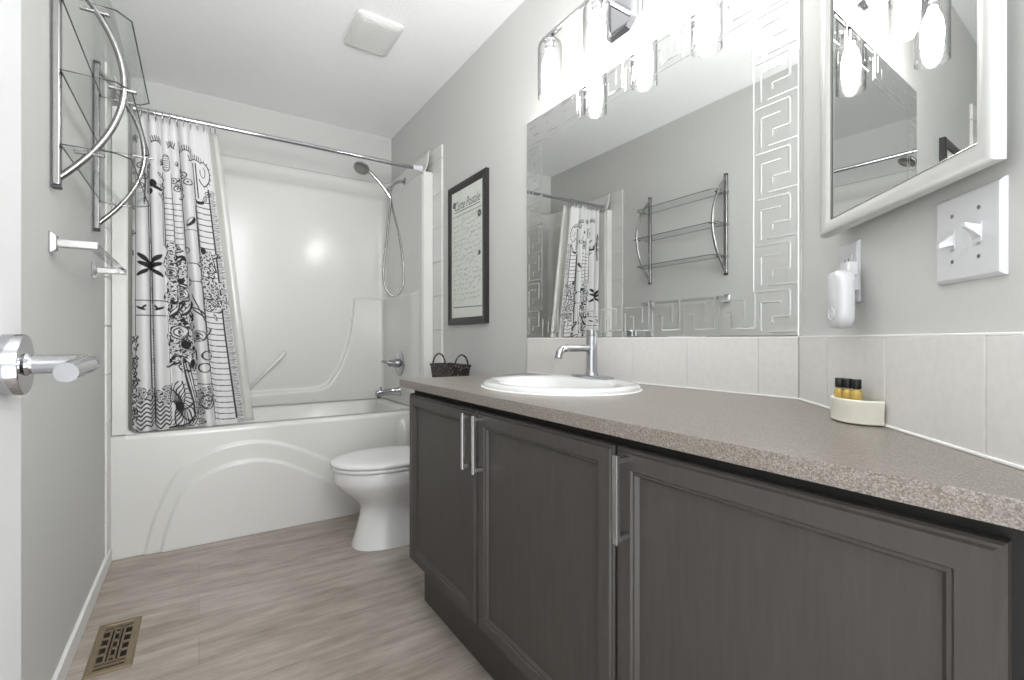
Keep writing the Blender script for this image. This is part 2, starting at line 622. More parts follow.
bm = B()
loft(bm, [rrect(TX0, TX1, TY0 + 0.02, 3.44, 0.004, TZ - 0.03), rrect(TX0, TX1, TY0 + 0.02, 3.44, 0.004, TZ),
          rrect(-0.20, 1.05, TY0 + 0.085, 3.35, 0.10, TZ), rrect(-0.19, 1.04, TY0 + 0.095, 3.34, 0.10, TZ - 0.012),
          rrect(-0.14, 1.01, TY0 + 0.13, 3.31, 0.12, 0.25), rrect(-0.08, 0.97, TY0 + 0.16, 3.28, 0.13, 0.16),
          rrect(0.0, 0.9, TY0 + 0.22, 3.22, 0.12, 0.14)], cap0=False)
obj('basin', bm, M_ACRYLIC, tub, smooth=50)
ov = obj('overflow_plate', lathe(B(), [(0.036, 0), (0.036, 0.004), (0.03, 0.009)], (1.035, 3.02, 0.43), (-1, 0, 0.1)), M_CHROME, tub)
obj('drain', lathe(B(), [(0.03, 0), (0.03, 0.003), (0.02, 0.004)], (0.82, 3.03, 0.14)), M_CHROME, tub)

# ------------------------------------------------------------------ moulded shower surround
sur = thing('shower_surround', 'glossy cream moulded shower wall surround above the bathtub', 'shower wall', (0.43, 3.4, TZ))
SX0, SX1, SYB = -0.265, 1.127, 3.375
plan = []
rc = 0.05
for y in np.linspace(TY0 + 0.012, SYB - rc, 40):
    plan.append((SX0, y, 1, 0))
for k in range(1, 8):
    a = math.radians(180 - 90 * k / 8)
    plan.append((SX0 + rc + rc * math.cos(a), SYB - rc + rc * math.sin(a), -math.cos(a), -math.sin(a)))
for x in np.linspace(SX0 + rc, SX1 - rc, 170):
    plan.append((x, SYB, 0, -1))
for k in range(1, 8):
    a = math.radians(90 - 90 * k / 8)
    plan.append((SX1 - rc + rc * math.cos(a), SYB - rc + rc * math.sin(a), -math.cos(a), -math.sin(a)))
for y in np.linspace(SYB - rc, TY0 + 0.012, 40):
    plan.append((SX1, y, -1, 0))
zs = list(np.linspace(TZ + 0.003, 1.945, 150)) + [1.955, 1.965, 1.975, 1.99, 2.01, 2.04, 2.07, 2.095, 2.104]
cove = {1.955: -0.001, 1.965: -0.004, 1.975: -0.009, 1.99: -0.018, 2.01: -0.027, 2.04: -0.034, 2.07: -0.037, 2.095: -0.038, 2.104: -0.044}
stepc = [(0.20, 0.62), (0.60, 0.625), (0.68, 0.63), (0.73, 0.655), (0.803, 0.76), (0.85, 0.88), (0.878, 1.0), (0.895, 1.12), (0.903, 1.2), (0.905, 1.247), (1.10, 1.25), (1.12, 1.25)]
bm = B()
rows = []
PX = np.array([(p[0], 0) for p in plan])
for z in zs:
    off = np.array([cove.get(z, 0.0) * (1.0 + 0.62 * max(0.0, -p[3])) for p in plan])
    # raised lower panel on the back wall and on the tap wall
    pts = np.stack([PX[:, 0], np.full(len(plan), z)], 1)
    top = np.interp(PX[:, 0], [c[0] for c in stepc], [c[1] for c in stepc], left=0.62, right=1.25)
    d = np.abs(z - top)
    xc = np.interp(z, [0.62, 0.63, 0.655, 0.76, 0.88, 1.0, 1.12, 1.2, 1.25], [0.6, 0.68, 0.73, 0.803, 0.85, 0.878, 0.895, 0.903, 0.905])
    inside_v = sstep(0.012, -0.012, z - top)
    isback = np.array([1.0 if p[3] < -0.05 else 0.0 for p in plan])
    isleft = np.array([1.0 if (p[2] > 0.5) else 0.0 for p in plan])
    isright = np.array([1.0 if (p[2] < -0.5) else 0.0 for p in plan])
    bulge = np.where(isright > 0, sstep(1.258, 1.242, z), inside_v)
    bulge = np.where(isleft > 0, 0.0, bulge)
    ys = np.array([p[1] for p in plan])
    fade = np.where(isright + isleft > 0, sstep(TY0 + 0.05, TY0 + 0.16, ys), 1.0)
    off = off + 0.022 * bulge * fade
    rows.append([bm.verts.new((p[0] + p[2] * o, p[1] + p[3] * o, z)) for p, o in zip(plan, off)])
for r0, r1 in zip(rows, rows[1:]):
    for i in range(len(plan) - 1):
        bm.faces.new((r0[i], r0[i + 1], r1[i + 1], r1[i]))
wp = obj('wall_panel', bm, M_ACRYLIC, sur, smooth=60)
md = wp.modifiers.new('thick', 'SOLIDIFY'); md.thickness = 0.004; md.offset = 0
for x0, x1, sg in ((XL + 0.009, SX0, 1), (XR - 0.013, SX1, -1)):
    bm = B()
    loft(bm, [[(x, y, z) for x, y in ((x0, TY0 - 0.001), (x1, TY0 - 0.001), (x1, TY0 + 0.03), (x0, TY0 + 0.03))] for z in (TZ + 0.0026, 1.972)])
    obj('front_flange', bm, M_ACRYLIC, sur, bevel=0.004, seg=3, smooth=30)
    bm = B()
    pf = [(x1, TZ + 0.0026), (x1 + sg * 0.04, TZ + 0.0026)] + [(x1 + sg * 0.04 * (1 - math.sin(a)), TZ + 0.0028 + 0.04 * (1 - math.cos(a))) for a in [math.pi / 2 * k / 8 for k in range(9)]]
    loft(bm, [[(x, TY0 + 0.004, z) for x, z in pf], [(x, TY0 + 0.03, z) for x, z in pf]])
    obj('corner_fillet', bm, M_ACRYLIC, sur, smooth=30)
bm = B()
p0, p1 = Vector((0.262, 3.341, 0.655)), Vector((0.462, 3.341, 0.872))
tube(bm, [p0 + Vector((0, 0.034, 0)), p0 + Vector((0.004, 0.008, 0.004)), p0 + Vector((0.02, 0, 0.022)), p1 - Vector((0.02, 0, 0.022)), p1 + Vector((-0.004, 0.008, -0.004)), p1 + Vector((0, 0.034, 0))], 0.0105, 14)
obj('grab_bar', bm, M_ACRYLIC, sur)

# ------------------------------------------------------------------ shower rod, rings, curtain, liner
RY, RZ = 2.715, 1.995
rod = thing('shower_rod', 'straight chrome shower curtain rod across the tub alcove', 'curtain rod', (0.43, RY, RZ))
obj('rod', cyl(B(), (-0.271, RY, RZ), (1.133, RY, RZ), 0.0115, seg=24), M_CHROME, rod)
obj('end_flange', lathe(B(), [(0.02, 0), (0.02, 0.006), (0.0165, 0.012), (0.0145, 0.04), (0.0118, 0.042)], (-0.2715, RY, RZ), (1, 0, 0)), M_CHROME, rod)
obj('end_flange', lathe(B(), [(0.0205, 0), (0.0205, 0.018), (0.0175, 0.024), (0.0145, 0.055), (0.0118, 0.057)], (1.1335, RY, RZ), (-1, 0, 0)), M_PLASTIC, rod)

# printed pattern, drawn on the cloth's own (across, down) grid: 0..100 across, 112..440 down
SC = 4
IW, IH = 104 * SC, 330 * SC
ink = np.zeros((IH, IW), np.float32)
YY, XX = np.mgrid[0:IH, 0:IW].astype(np.float32)
XX = XX / SC
YY = YY / SC + 112


def region(x0, y0, x1, y1):
    a = max(int((y0 - 112) * SC) - 2, 0); b = min(int((y1 - 112) * SC) + 3, IH)
    c = max(int(x0 * SC) - 2, 0); d = min(int(x1 * SC) + 3, IW)
    return slice(a, b), slice(c, d)


def stroke(pts, w=0.9, val=0.95):
    for (xa, ya), (xb, yb) in zip(pts, pts[1:]):
        s = region(min(xa, xb) - w, min(ya, yb) - w, max(xa, xb) + w, max(ya, yb) + w)
        X, Y = XX[s], YY[s]
        if X.size == 0:
            continue
        dx, dy = xb - xa, yb - ya
        L = dx * dx + dy * dy + 1e-9
        t = np.clip(((X - xa) * dx + (Y - ya) * dy) / L, 0, 1)
        d = np.hypot(X - xa - t * dx, Y - ya - t * dy)
        ink[s] = np.maximum(ink[s], val * np.clip((w / 2 - d) * SC * 0.7 + 0.5, 0, 1))


def blob(cx, cy, rx, ry, val=0.95, ang=0.0, erase=False):
    r = max(rx, ry)
    s = region(cx - r, cy - r, cx + r, cy + r)
    X, Y = XX[s] - cx, YY[s] - cy
    if X.size == 0:
        return
    c, sn = math.cos(ang), math.sin(ang)
    e = np.hypot((X * c + Y * sn) / rx, (-X * sn + Y * c) / ry)
    m = np.clip((1 - e) * min(rx, ry) * SC * 0.7 + 0.5, 0, 1)
    if erase:
        ink[s] = ink[s] * (1 - m)
    else:
        ink[s] = np.maximum(ink[s], val * m)


def ring(cx, cy, r, w=0.9, val=0.95, a0=0, a1=360, sy=1.0):
    n = 22
    stroke([(cx + r * math.cos(math.radians(a0 + (a1 - a0) * i / n)), cy + sy * r * math.sin(math.radians(a0 + (a1 - a0) * i / n))) for i in range(n + 1)], w, val)


def clear(x0, y0, x1, y1):
    s = region(x0, y0, x1, y1)
    ink[s] = 0


def lashes(x0, x1, y, n=7):
    stroke([(x0 + (x1 - x0) * i / 12, y - 3 * math.sin(math.pi * i / 12)) for i in range(13)], 1.0)
    for i in range(n):
        f = (i + 0.5) / n
        x = x0 + (x1 - x0) * f
        yb = y - 3 * math.sin(math.pi * f)
        stroke([(x, yb), (x + (f - 0.5) * 3, yb - 5)], 0.8)


def flower(cx, cy, r, rnd):
    blob(cx, cy, r * 1.22, r * 1.1, 0.93)
    n = 5
    a = rnd.random() * 6
    for k in range(n):
        t = a + k * 2 * math.pi / n
        blob(cx + r * 0.62 * math.cos(t), cy + r * 0.62 * math.sin(t), r * 0.46, r * 0.34, ang=t, erase=True)
        stroke([(cx + r * 0.35 * math.cos(t), cy + r * 0.35 * math.sin(t)), (cx + r * 0.75 * math.cos(t), cy + r * 0.75 * math.sin(t))], 0.5)
    blob(cx, cy, r * 0.22, r * 0.22, 0.9)


def leaf(cx, cy, l, w, ang):
    blob(cx, cy, l, w, 0.95, ang)
    blob(cx - 0.3 * w, cy - 0.25 * w, l * 0.7, w * 0.35, ang=ang, erase=True)


def rose(cx, cy, r):
    blob(cx, cy, r * 1.08, r * 1.0, 0.95)
    blob(cx, cy, r * 0.93, r * 0.85, erase=True)
    for k in range(4):
        ring(cx + 0.1 * r * (-1) ** k, cy, r * (0.8 - 0.2 * k), 0.9, 0.95, 40 * k, 40 * k + 280, 0.85)
    blob(cx, cy, r * 0.22, r * 0.2, 0.95)


def ruled(x0, x1, y0, y1, step, slant=0.0, w=0.75):
    y = y0
    while y < y1:
        n = 6
        stroke([(x0 + (x1 - x0) * i / n, y + slant * i / n + 0.9 * math.sin(math.pi * i / n)) for i in range(n + 1)], w)
        y += step


def bird(cx, cy, s, f=1):
    blob(cx, cy, 5 * s, 1.8 * s, 0.97, 0.5 * f)
    blob(cx + 3 * s * f, cy - 3 * s, 3.2 * s, 1.3 * s, 0.97, -0.9 * f)
    blob(cx - 3.5 * s * f, cy - 2 * s, 2.2 * s, 1.0 * s, 0.97, 0.9 * f)


def glyph(x, y, kind, s=1.0):
    if kind == 'E':
        stroke([(x, y - 3 * s), (x, y + 3 * s)], 0.9)
        for k in (-3, 0, 3):
            stroke([(x, y + k * s), (x + 2.6 * s, y + k * s)], 0.8)
    elif kind == '1':
        stroke([(x, y - 3 * s), (x, y + 3 * s)], 1.1)
    elif kind == '0':
        ring(x + 2.2 * s, y, 2.4 * s, 1.0, sy=1.1)
    elif kind == 'R':
        stroke([(x, y - 3 * s), (x, y + 3 * s)], 0.9)
        ring(x + 0.6 * s, y - 1.5 * s, 1.5 * s, 0.8, a0=-90, a1=90)
        stroke([(x + 0.5 * s, y), (x + 2.4 * s, y + 3 * s)], 0.8)
    elif kind == 'I':
        stroke([(x, y - 3 * s), (x, y + 3 * s)], 0.9)
        stroke([(x - 1, y - 3 * s), (x + 1, y - 3 * s)], 0.7); stroke([(x - 1, y + 3 * s), (x + 1, y + 3 * s)], 0.7)


rnd = random.Random(11)
# right panel: ruled bands and gathered dark fringe
ruled(71, 91, 188, 428, 6.2, 2.2, 0.95)
stroke([(91.5, 176), (92, 250), (91.5, 330), (92.5, 425)], 1.5)
stroke([(71, 190), (70, 300), (71, 425)], 0.7)
for y in np.arange(177, 432, 1.6):
    stroke([(93, y), (93 + 6.5 * rnd.uniform(0.6, 1.0), y + rnd.uniform(-0.6, 0.6))], 0.75, 0.8)
# inner ruled columns
ruled(36, 45, 190, 238, 5.5, 0.5)
ruled(46, 55, 195, 240, 6.0, 0.5)
ruled(54, 60, 368, 430, 6.0, 0.5)
for x in (35.5, 45.5, 57.0):
    stroke([(x, 165), (x + 0.6, 205), (x + 0.2, 242)], 1.6)
stroke([(78, 150), (78.2, 186)], 1.3); stroke([(74, 150), (73.6, 240)], 1.3)
# eyelash scallops along the top
lashes(1, 7, 139); lashes(24, 34, 137, 8); lashes(42, 51, 139, 7); lashes(60, 72, 142, 8); lashes(68, 84, 149, 9)
ring(87, 160, 7.5, 1.3, a0=-110, a1=150, sy=1.7)
ring(86, 158, 3.8, 0.9, a0=-60, a1=200, sy=1.6)
for k in range(9):
    a = math.radians(-100 + 24 * k)
    stroke([(87 + 7.5 * math.cos(a), 160 + 12.5 * math.sin(a)), (87 + 9.8 * math.cos(a), 160 + 15 * math.sin(a))], 0.8)
ring(40, 155, 3.5, 0.9, sy=2.4)
for k in range(7):
    stroke([(37, 148 + 2.2 * k), (42, 148.5 + 2.2 * k)], 0.7)
blob(30, 181, 6, 3.4, 0.97); blob(30, 179.5, 3.6, 1.4, erase=True)
blob(79, 190, 5, 3.0, 0.97); blob(79, 188.5, 3.0, 1.2, erase=True)
blob(24, 178, 3.0, 4.0, 0.97); blob(22, 186, 2.5, 3, 0.97)
for (x, y, r) in ((49, 172, 3), (52, 180, 3), (62, 165, 3.4), (66, 172, 3.4), (90, 181, 3), (86, 186, 2.6), (10, 162, 3), (12, 172, 3.2), (9, 182, 3)):
    ring(x, y, r, 1.0, sy=0.9)
    blob(x, y, 1.0, 1.0, 0.9)
for (x, y0, y1) in ((12, 155, 200), (16, 160, 188), (35, 175, 240), (59, 130, 190), (20, 150, 300)):
    stroke([(x, y0), (x + 1, (y0 + y1) / 2), (x, y1)], 1.4, 0.9)
for (x, y, k) in ((18, 160, '0'), (17.5, 168, 'I'), (19, 236, 'E'), (19, 286, 'E'), (19, 330, 'R'), (19, 360, 'R')):
    glyph(x, y, k, 0.9)
# tubes: wedges, boxes and swallows
stroke([(58, 222), (71, 222)], 0.9); stroke([(58, 256), (71, 258)], 0.9); stroke([(59, 276), (71, 276)], 0.9)
leaf(66, 213, 6, 2.6, -1.0)
ring(60, 243, 3.0, 0.9); ring(71, 266, 4, 0.9, a0=-80, a1=80, sy=2.2)
leaf(67, 309, 8, 2.2, 0.8)
stroke([(62, 290), (70, 318)], 1.0)
for bx_, f_x in ((9.5, 1), (26.5, -1)):
    blob(bx_ + 4 * f_x, 262, 7.5, 2.3, 0.97, 0.45 * f_x); blob(bx_ + 2 * f_x, 255, 7, 2.1, 0.97, 0.8 * f_x); blob(bx_ + 1 * f_x, 269, 6, 1.8, 0.97, -0.7 * f_x)
blob(18, 262, 3.5, 5, 0.97)
stroke([(4, 298), (31, 298)], 0.9); stroke([(4, 313), (31, 313)], 0.9)
bird(9, 306, 0.7, 1); bird(26, 306, 0.7, -1)
clear(14.5, 317, 15, 318)
# outlines running down the narrow folds
for x, y0, y1, w in ((4.5, 150, 395, 1.0), (16.2, 196, 398, 1.3), (20.6, 196, 398, 1.1), (32.6, 186, 240, 1.6), (33.4, 312, 395, 1.0), (58.2, 186, 330, 1.0), (71.6, 196, 352, 1.5), (72.6, 150, 186, 1.2)):
    stroke([(x, y0), (x + 0.7, (2 * y0 + y1) / 3), (x - 0.4, (y0 + 2 * y1) / 3), (x, y1)], w, 0.95)
for y in np.arange(150, 396, 3.0):  # grey hatch inks shade into the recess between two folds
    stroke([(16.8, y), (20.2, y + rnd.uniform(-1, 1))], 0.55, 0.5)
for i in range(10):
    leaf(rnd.uniform(30, 36), rnd.uniform(150, 190), rnd.uniform(2.5, 4.5), rnd.uniform(1.2, 2), rnd.uniform(0, 3.1))
    leaf(rnd.uniform(52, 60), rnd.uniform(150, 190), rnd.uniform(2.5, 4), rnd.uniform(1.2, 2), rnd.uniform(0, 3.1))
# flower garlands
for i in range(40):
    blob(rnd.uniform(35, 56), rnd.uniform(244, 370), rnd.uniform(3, 6), rnd.uniform(3, 5), 0.97)
for i in range(62):
    y = rnd.uniform(240, 372)
    x = rnd.uniform(34, 57)
    flower(x, y, rnd.uniform(3.4, 5.4), rnd)
for i in range(26):
    leaf(rnd.uniform(33, 58), rnd.uniform(240, 376), rnd.uniform(3, 6), rnd.uniform(1.4, 2.4), rnd.uniform(0, 3.1))
for (x, y, r) in ((45, 330, 8), (40, 268, 6), (52, 345, 5), (50, 290, 6)):
    rose(x, y, r)
leaf(42, 308, 9, 2.6, -0.9); leaf(55, 306, 9, 2.8, -0.8)
blob(50, 343, 5, 4, 0.97)
for i in range(30):
    flower(rnd.gauss(79, 3.5), rnd.uniform(244, 306), rnd.uniform(3.0, 4.6), rnd)
for i in range(9):
    flower(rnd.uniform(84, 100), rnd.uniform(278, 304), rnd.uniform(3.2, 4.4), rnd)
for i in range(12):
    leaf(rnd.uniform(74, 100), rnd.uniform(244, 315), rnd.uniform(3, 5), rnd.uniform(1.3, 2.2), rnd.uniform(0, 3.1))
blob(77, 242, 3.2, 3.2, 0.97)
rose(64, 334, 6); leaf(74, 330, 5, 2, -0.7)
# figures "10 0"
for o_ in (0, 0.5):
    glyph(61 + o_, 355, '1', 1.4); glyph(65.5 + o_, 355, '0', 1.8); glyph(62.5 + o_, 368, '0', 1.8)
stroke([(60, 385), (72, 386)], 1.0)
for i in range(16):
    flower(rnd.uniform(60, 70), rnd.uniform(390, 430), rnd.uniform(2.5, 4), rnd)
ring(66, 405, 4.5, 1.0, sy=1.6)
# scallop fan at the hem with its double border
fx, fy = 41, 408
for k in range(34):
    a = math.radians(-165 + 300 * k / 33)
    pts = []
    for i in range(9):
        rr_ = 3.5 + i * 2.0
        aa = a + 0.22 * math.sin(i * 0.8 + k)
        x, y = fx + rr_ * math.cos(aa) * 0.75, fy + rr_ * math.sin(aa) * 1.35
        lim = 49.5 + (y - 370) * 0.10
        if x < lim and y < 429 and x > 31.5:
            pts.append((x, y))
    if len(pts) > 1:
        stroke(pts, 1.05)
blob(fx, fy, 3.2, 5, 0.97)
for off, w in ((0, 1.7), (2.2, 0.8), (4.3, 1.0)):
    stroke([(47 + off, 362), (50 + off, 385), (53 + off, 405), (53.5 + off, 418), (49 + off * 0.7, 427 + off * 0.5), (30, 430 + off * 0.5)], w)
# hem of the two narrow folds
for x0, x1 in ((5, 18), (22, 33)):
    for k in range(7):
        y = 402 + 4.4 * k
        if y < 430: stroke([(x0 + (x1 - x0) * i / 4, y + (2.0 if i % 2 else -2.0) - 4 * i / 4) for i in range(5)], 1.2)
    for i in range(7):
        flower(rnd.uniform(x0, x1), rnd.uniform(388, 402), rnd.uniform(2.5, 3.6), rnd)
blob(20, 408, 1.6, 20, 0.9)
# dark dense strip of the returning edge
for i in range(60):
    x, y = rnd.uniform(-1, 5), rnd.uniform(335, 432)
    leaf(x, y, rnd.uniform(2, 4), rnd.uniform(1.2, 2.0), rnd.uniform(0, 3.1))
for i in range(14):
    leaf(rnd.uniform(-1, 3), rnd.uniform(150, 250), rnd.uniform(2, 4), rnd.uniform(1, 1.8), rnd.uniform(0, 3.1))

NU, NV = 380, 760
U = np.linspace(0, 1, NU)
V = np.linspace(0, 1, NV)
UU, VV = np.meshgrid(U, V)
CT, CB = 1.972, 0.5385
tubes_ = [(0.10, 0.055, 0.045), (0.26, 0.05, 0.045), (0.405, 0.04, 0.032), (0.51, 0.045, 0.03), (0.66, 0.06, 0.05), (0.80, 0.05, 0.022), (0.92, 0.05, 0.016)]
wav = np.zeros_like(UU)
for c, w, a in tubes_:
    wav += a * np.exp(-((UU - c) / w) ** 2)
wav += 0.006 * np.sin(UU * 60) * (0.4 + 0.6 * VV)
xl = -0.250 - 0.004 * VV
xr = 0.038 + 0.157 * VV ** 1.1
CXX = xl + (xr - xl) * UU
# cloth rolls over the tube folds
roll = np.zeros_like(UU)
for c, w, a in tubes_:
    roll += 0.009 * ((UU - c) / w) * np.exp(-((UU - c) / w) ** 2) * (a / 0.03)
CXX = CXX + roll
YTOP, YBOT = RY + 0.008, RY + 0.033
CYY = (YTOP + (YBOT - YTOP) * VV) + 0.022 - wav * (0.7 + 0.4 * VV)
CZZ = CT + (CB - CT) * VV - 0.006 * np.cos(UU * 44) * np.exp(-VV * 60)
co = np.stack([CXX, CYY, CZZ], -1).reshape(-1, 3)
idx = np.arange(NU * NV).reshape(NV, NU)
quads = np.stack([idx[:-1, :-1], idx[:-1, 1:], idx[1:, 1:], idx[1:, :-1]], -1).reshape(-1, 4)
corg = Vector((-0.05, 2.75, CB))
me = bpy.data.meshes.new('shower_curtain')
me.vertices.add(len(co))
me.vertices.foreach_set('co', (co - np.array(corg)).astype(np.float32).ravel())
me.loops.add(len(quads) * 4)
me.loops.foreach_set('vertex_index', quads.astype(np.int32).ravel())
me.polygons.add(len(quads))
me.polygons.foreach_set('loop_start', (np.arange(len(quads)) * 4).astype(np.int32))
me.update(calc_edges=True)
ix = np.clip((UU * 100 * SC).astype(int), 0, IW - 1)
dpx = 112 + VV * 319
iy = np.clip(((dpx - 112) * SC).astype(int), 0, IH - 1)
attr = me.attributes.new('ink', 'FLOAT', 'POINT')
attr.data.foreach_set('value', ink[iy, ix].astype(np.float32).ravel())
me.materials.append(M_CURTAIN)
me.shade_smooth()
cur = bpy.data.objects.new('shower_curtain', me)
COL.objects.link(cur)
cur.location = corg
tag(cur, 'white shower curtain printed with black floral drawings, bunched at the left', 'shower curtain')

# liner
NU2, NV2 = 120, 60
U = np.linspace(0, 1, NU2); V = np.linspace(0, 1, NV2)
UU, VV = np.meshgrid(U, V)
lx = -0.252 + (0.333 + 0.158 * VV ** 0.95) * UU
ly = RY + 0.066 + 0.024 * VV + 0.008 * np.sin(UU * 38) * (1 - 0.4 * VV)
lz = 1.978 + (0.5385 - 1.978) * VV
bm = B()
vs2 = [[bm.verts.new((lx[j, i], ly[j, i], lz[j, i])) for i in range(NU2)] for j in range(NV2)]
for j in range(NV2 - 1):
    for i in range(NU2 - 1):
        bm.faces.new((vs2[j][i], vs2[j][i + 1], vs2[j + 1][i + 1], vs2[j + 1][i]))
liner = obj('shower_liner', bm, M_LINER, smooth=90)
tag(liner, 'translucent white shower liner showing past the printed curtain', 'shower liner')
md = liner.modifiers.new('thick', 'SOLIDIFY'); md.thickness = 0.0006

# rings
ring_x = [-0.245 + 0.0265 * i for i in range(12)] + [0.066]
first = None
for i, x in enumerate(ring_x):
    if first is None:
        bm = B()
        pts = [(x, RY + 0.022 * math.sin(a), RZ - 0.012 + 0.027 * math.cos(a)) for a in [2 * math.pi * k / 20 for k in range(20)]]
        tube(bm, pts, 0.0019, 8, close=True)
        first = obj('curtain_ring', bm, M_CHROME, smooth=60, origin=(x, RY, RZ))
        o = first
        x_first = x
    else:
        o = first.copy()
        COL.objects.link(o)
        o.location.x += x - x_first
    last = i == len(ring_x) - 1
    tag(o, 'rightmost chrome curtain ring, holding only the clear liner' if last else 'small chrome curtain ring above the bunched printed curtain', 'curtain ring', None if last else 'curtain rings on the shower rod')

# ------------------------------------------------------------------ hand shower, valve, spout
SWX = SX1
sh = thing('hand_shower', 'chrome hand shower with hanging hose on the tub end wall', 'shower head', (SWX, 3.0, 2.0))
obj('wall_flange', lathe(B(), [(0.025, 0), (0.025, 0.004), (0.016, 0.011), (0.012, 0.013)], (SWX + 0.0055, 3.0, 2.0), (-1, 0, 0)), M_CHROME, sh)
bm = B()
tube(bm, bez((SWX + 0.006, 3.0, 2.0), (SWX - 0.03, 3.0, 2.0), (SWX - 0.07, 3.0, 1.98), (1.03, 3.0, 1.925), 12), 0.0095, 14)
obj('shower_arm', bm, M_CHROME, sh)
bm = B()
lathe(bm, [(0.014, 0), (0.019, 0.008), (0.019, 0.03), (0.014, 0.04)], (1.035, 3.0, 1.945), (-0.4, 0, -1))
cyl(bm, (1.025, 2.985, 1.91), (1.005, 2.97, 1.90), 0.014, 0.017)
obj('holder', bm, M_CHROME, sh)
bm = B()
hp = catmull([(1.025, 2.965, 1.865), (1.0, 2.965, 1.90), (0.95, 2.965, 1.955), (0.90, 2.965, 2.0), (0.862, 2.965, 2.022)], 5)
tube(bm, hp, [0.0095 + 0.004 * (i / (len(hp) - 1)) for i in range(len(hp))], 14)
hd = obj('shower_handle', bm, M_CHROME, sh)
ax = Vector((-0.35, -0.35, -0.87)).normalized()
obj('spray_head', lathe(B(), [(0.016, -0.03), (0.034, -0.018), (0.047, -0.006), (0.05, 0.002), (0.048, 0.009), (0.042, 0.011)], Vector((0.842, 2.965, 2.022)), ax, 32), M_CHROME, hd)
obj('spray_face', lathe(B(), [(0.041, 0.0112), (0.041, 0.013), (0.03, 0.0145), (0.029, 0.0125), (0.012, 0.0125), (0.011, 0.0145)], Vector((0.842, 2.965, 2.022)), ax, 32), M_NICKEL, hd)
bm = B()
hose = catmull([(1.025, 2.965, 1.868), (1.022, 2.965, 1.80), (1.0, 2.96, 1.60), (0.975, 2.95, 1.40), (0.985, 2.945, 1.29), (1.03, 2.93, 1.235),
                (1.075, 2.91, 1.275), (1.09, 2.90, 1.37), (1.075, 2.93, 1.60), (1.045, 2.98, 1.80), (1.035, 2.998, 1.9)], 8)
tube(bm, hose, 0.0068, 10)
obj('hose', bm, M_NICKEL, sh, smooth=60)

WX = SX1 - 0.0248
va = thing('shower_valve', 'round chrome shower valve plate with lever above the spout', 'faucet valve', (WX, 3.01, 0.803))
obj('escutcheon', lathe(B(), [(0.085, 0), (0.085, 0.003), (0.078, 0.008), (0.03, 0.010)], (WX, 3.01, 0.803), (-1, 0, 0), 40), M_CHROME, va)
obj('valve_body', lathe(B(), [(0.03, 0.009), (0.028, 0.04), (0.024, 0.044), (0.024, 0.07), (0.019, 0.075)], (WX, 3.01, 0.803), (-1, 0, 0), 28), M_CHROME, va)
bm = B()
tube(bm, [(WX - 0.055, 3.01, 0.803), (WX - 0.085, 3.0, 0.811), (WX - 0.125, 2.985, 0.818)], [0.012, 0.0105, 0.0085], 14)
obj('lever', bm, M_CHROME, va)
spt = thing('tub_spout', 'chrome tub spout low on the tub end wall', 'tub spout', (WX, 3.01, 0.62))
bm = B()
rings = []
for s_, w, zt, zb in ((0, 0.03, 0.646, 0.588), (0.01, 0.03, 0.646, 0.588), (0.02, 0.025, 0.642, 0.594), (0.10, 0.023, 0.637, 0.597), (0.14, 0.022, 0.634, 0.592), (0.155, 0.02, 0.628, 0.588)):
    cz, hz_ = (zt + zb) / 2, (zt - zb) / 2
    rings.append([(WX - s_, 3.01 + w * math.copysign(abs(math.cos(a)) ** 0.7, math.cos(a)), cz + hz_ * math.copysign(abs(math.sin(a)) ** 0.7, math.sin(a))) for a in [2 * math.pi * k / 24 for k in range(24)]])
loft(bm, rings)
obj('spout_body', bm, M_CHROME, spt)
obj('diverter_knob', lathe(B(), [(0.006, 0), (0.005, 0.012), (0.009, 0.014), (0.009, 0.02)], (WX - 0.125, 3.01, 0.633)), M_CHROME, spt)
obj('outlet', lathe(B(), [(0.014, 0), (0.014, 0.006)], (WX - 0.135, 3.01, 0.5835)), M_RUBBER, spt)

# ------------------------------------------------------------------ toilet
TY = 2.235
toi = thing('toilet', 'white ceramic toilet with closed lid between tub and vanity', 'toilet', (0.86, TY, 0))


def egg(x0, x1, hw, z, n=40, p=2.1, q=0.35):
    """x0 = front tip (towards -X), x1 = back"""
    out = []
    xm = x0 + (x1 - x0) * 0.52
    for k in range(n):
        a = 2 * math.pi * k / n
        c, s_ = math.cos(a), math.sin(a)
        cx = math.copysign(abs(c) ** (2 / p), c)
        sx = math.copysign(abs(s_) ** (2 / p), s_)
        x = xm + cx * ((x1 - xm) if c > 0 else (xm - x0))
        out.append((x, TY + sx * hw, z))
    return out


bm = B()
loft(bm, [egg(0.592, 1.03, 0.122, 0.0, p=2.6), egg(0.597, 1.03, 0.118, 0.02, p=2.6), egg(0.614, 1.01, 0.102, 0.08, p=2.4), egg(0.628, 1.0, 0.093, 0.14, p=2.3),
          egg(0.632, 1.0, 0.095, 0.175, p=2.2), egg(0.612, 1.0, 0.113, 0.205), egg(0.575, 1.0, 0.143, 0.24), egg(0.535, 1.01, 0.168, 0.275),
          egg(0.516, 1.02, 0.178, 0.30), egg(0.509, 1.03, 0.181, 0.31), egg(0.505, 1.03, 0.182, 0.355), egg(0.51, 1.03, 0.178, 0.362)])
obj('bowl', bm, M_CERAMIC, toi, smooth=40)
bm = B()
tw = []
for x0, x1, y0, y1, z in ((0.83, 1.13, -0.10, 0.10, 0.0), (0.83, 1.14, -0.10, 0.10, 0.18), (0.80, 1.16, -0.12, 0.12, 0.34), (0.86, 1.17, -0.16, 0.16, 0.366)):
    tw.append(rrect(x0, x1, TY + y0, TY + y1, 0.05, z, 5))
loft(bm, tw)
obj('trapway_base', bm, M_CERAMIC, toi, smooth=60)
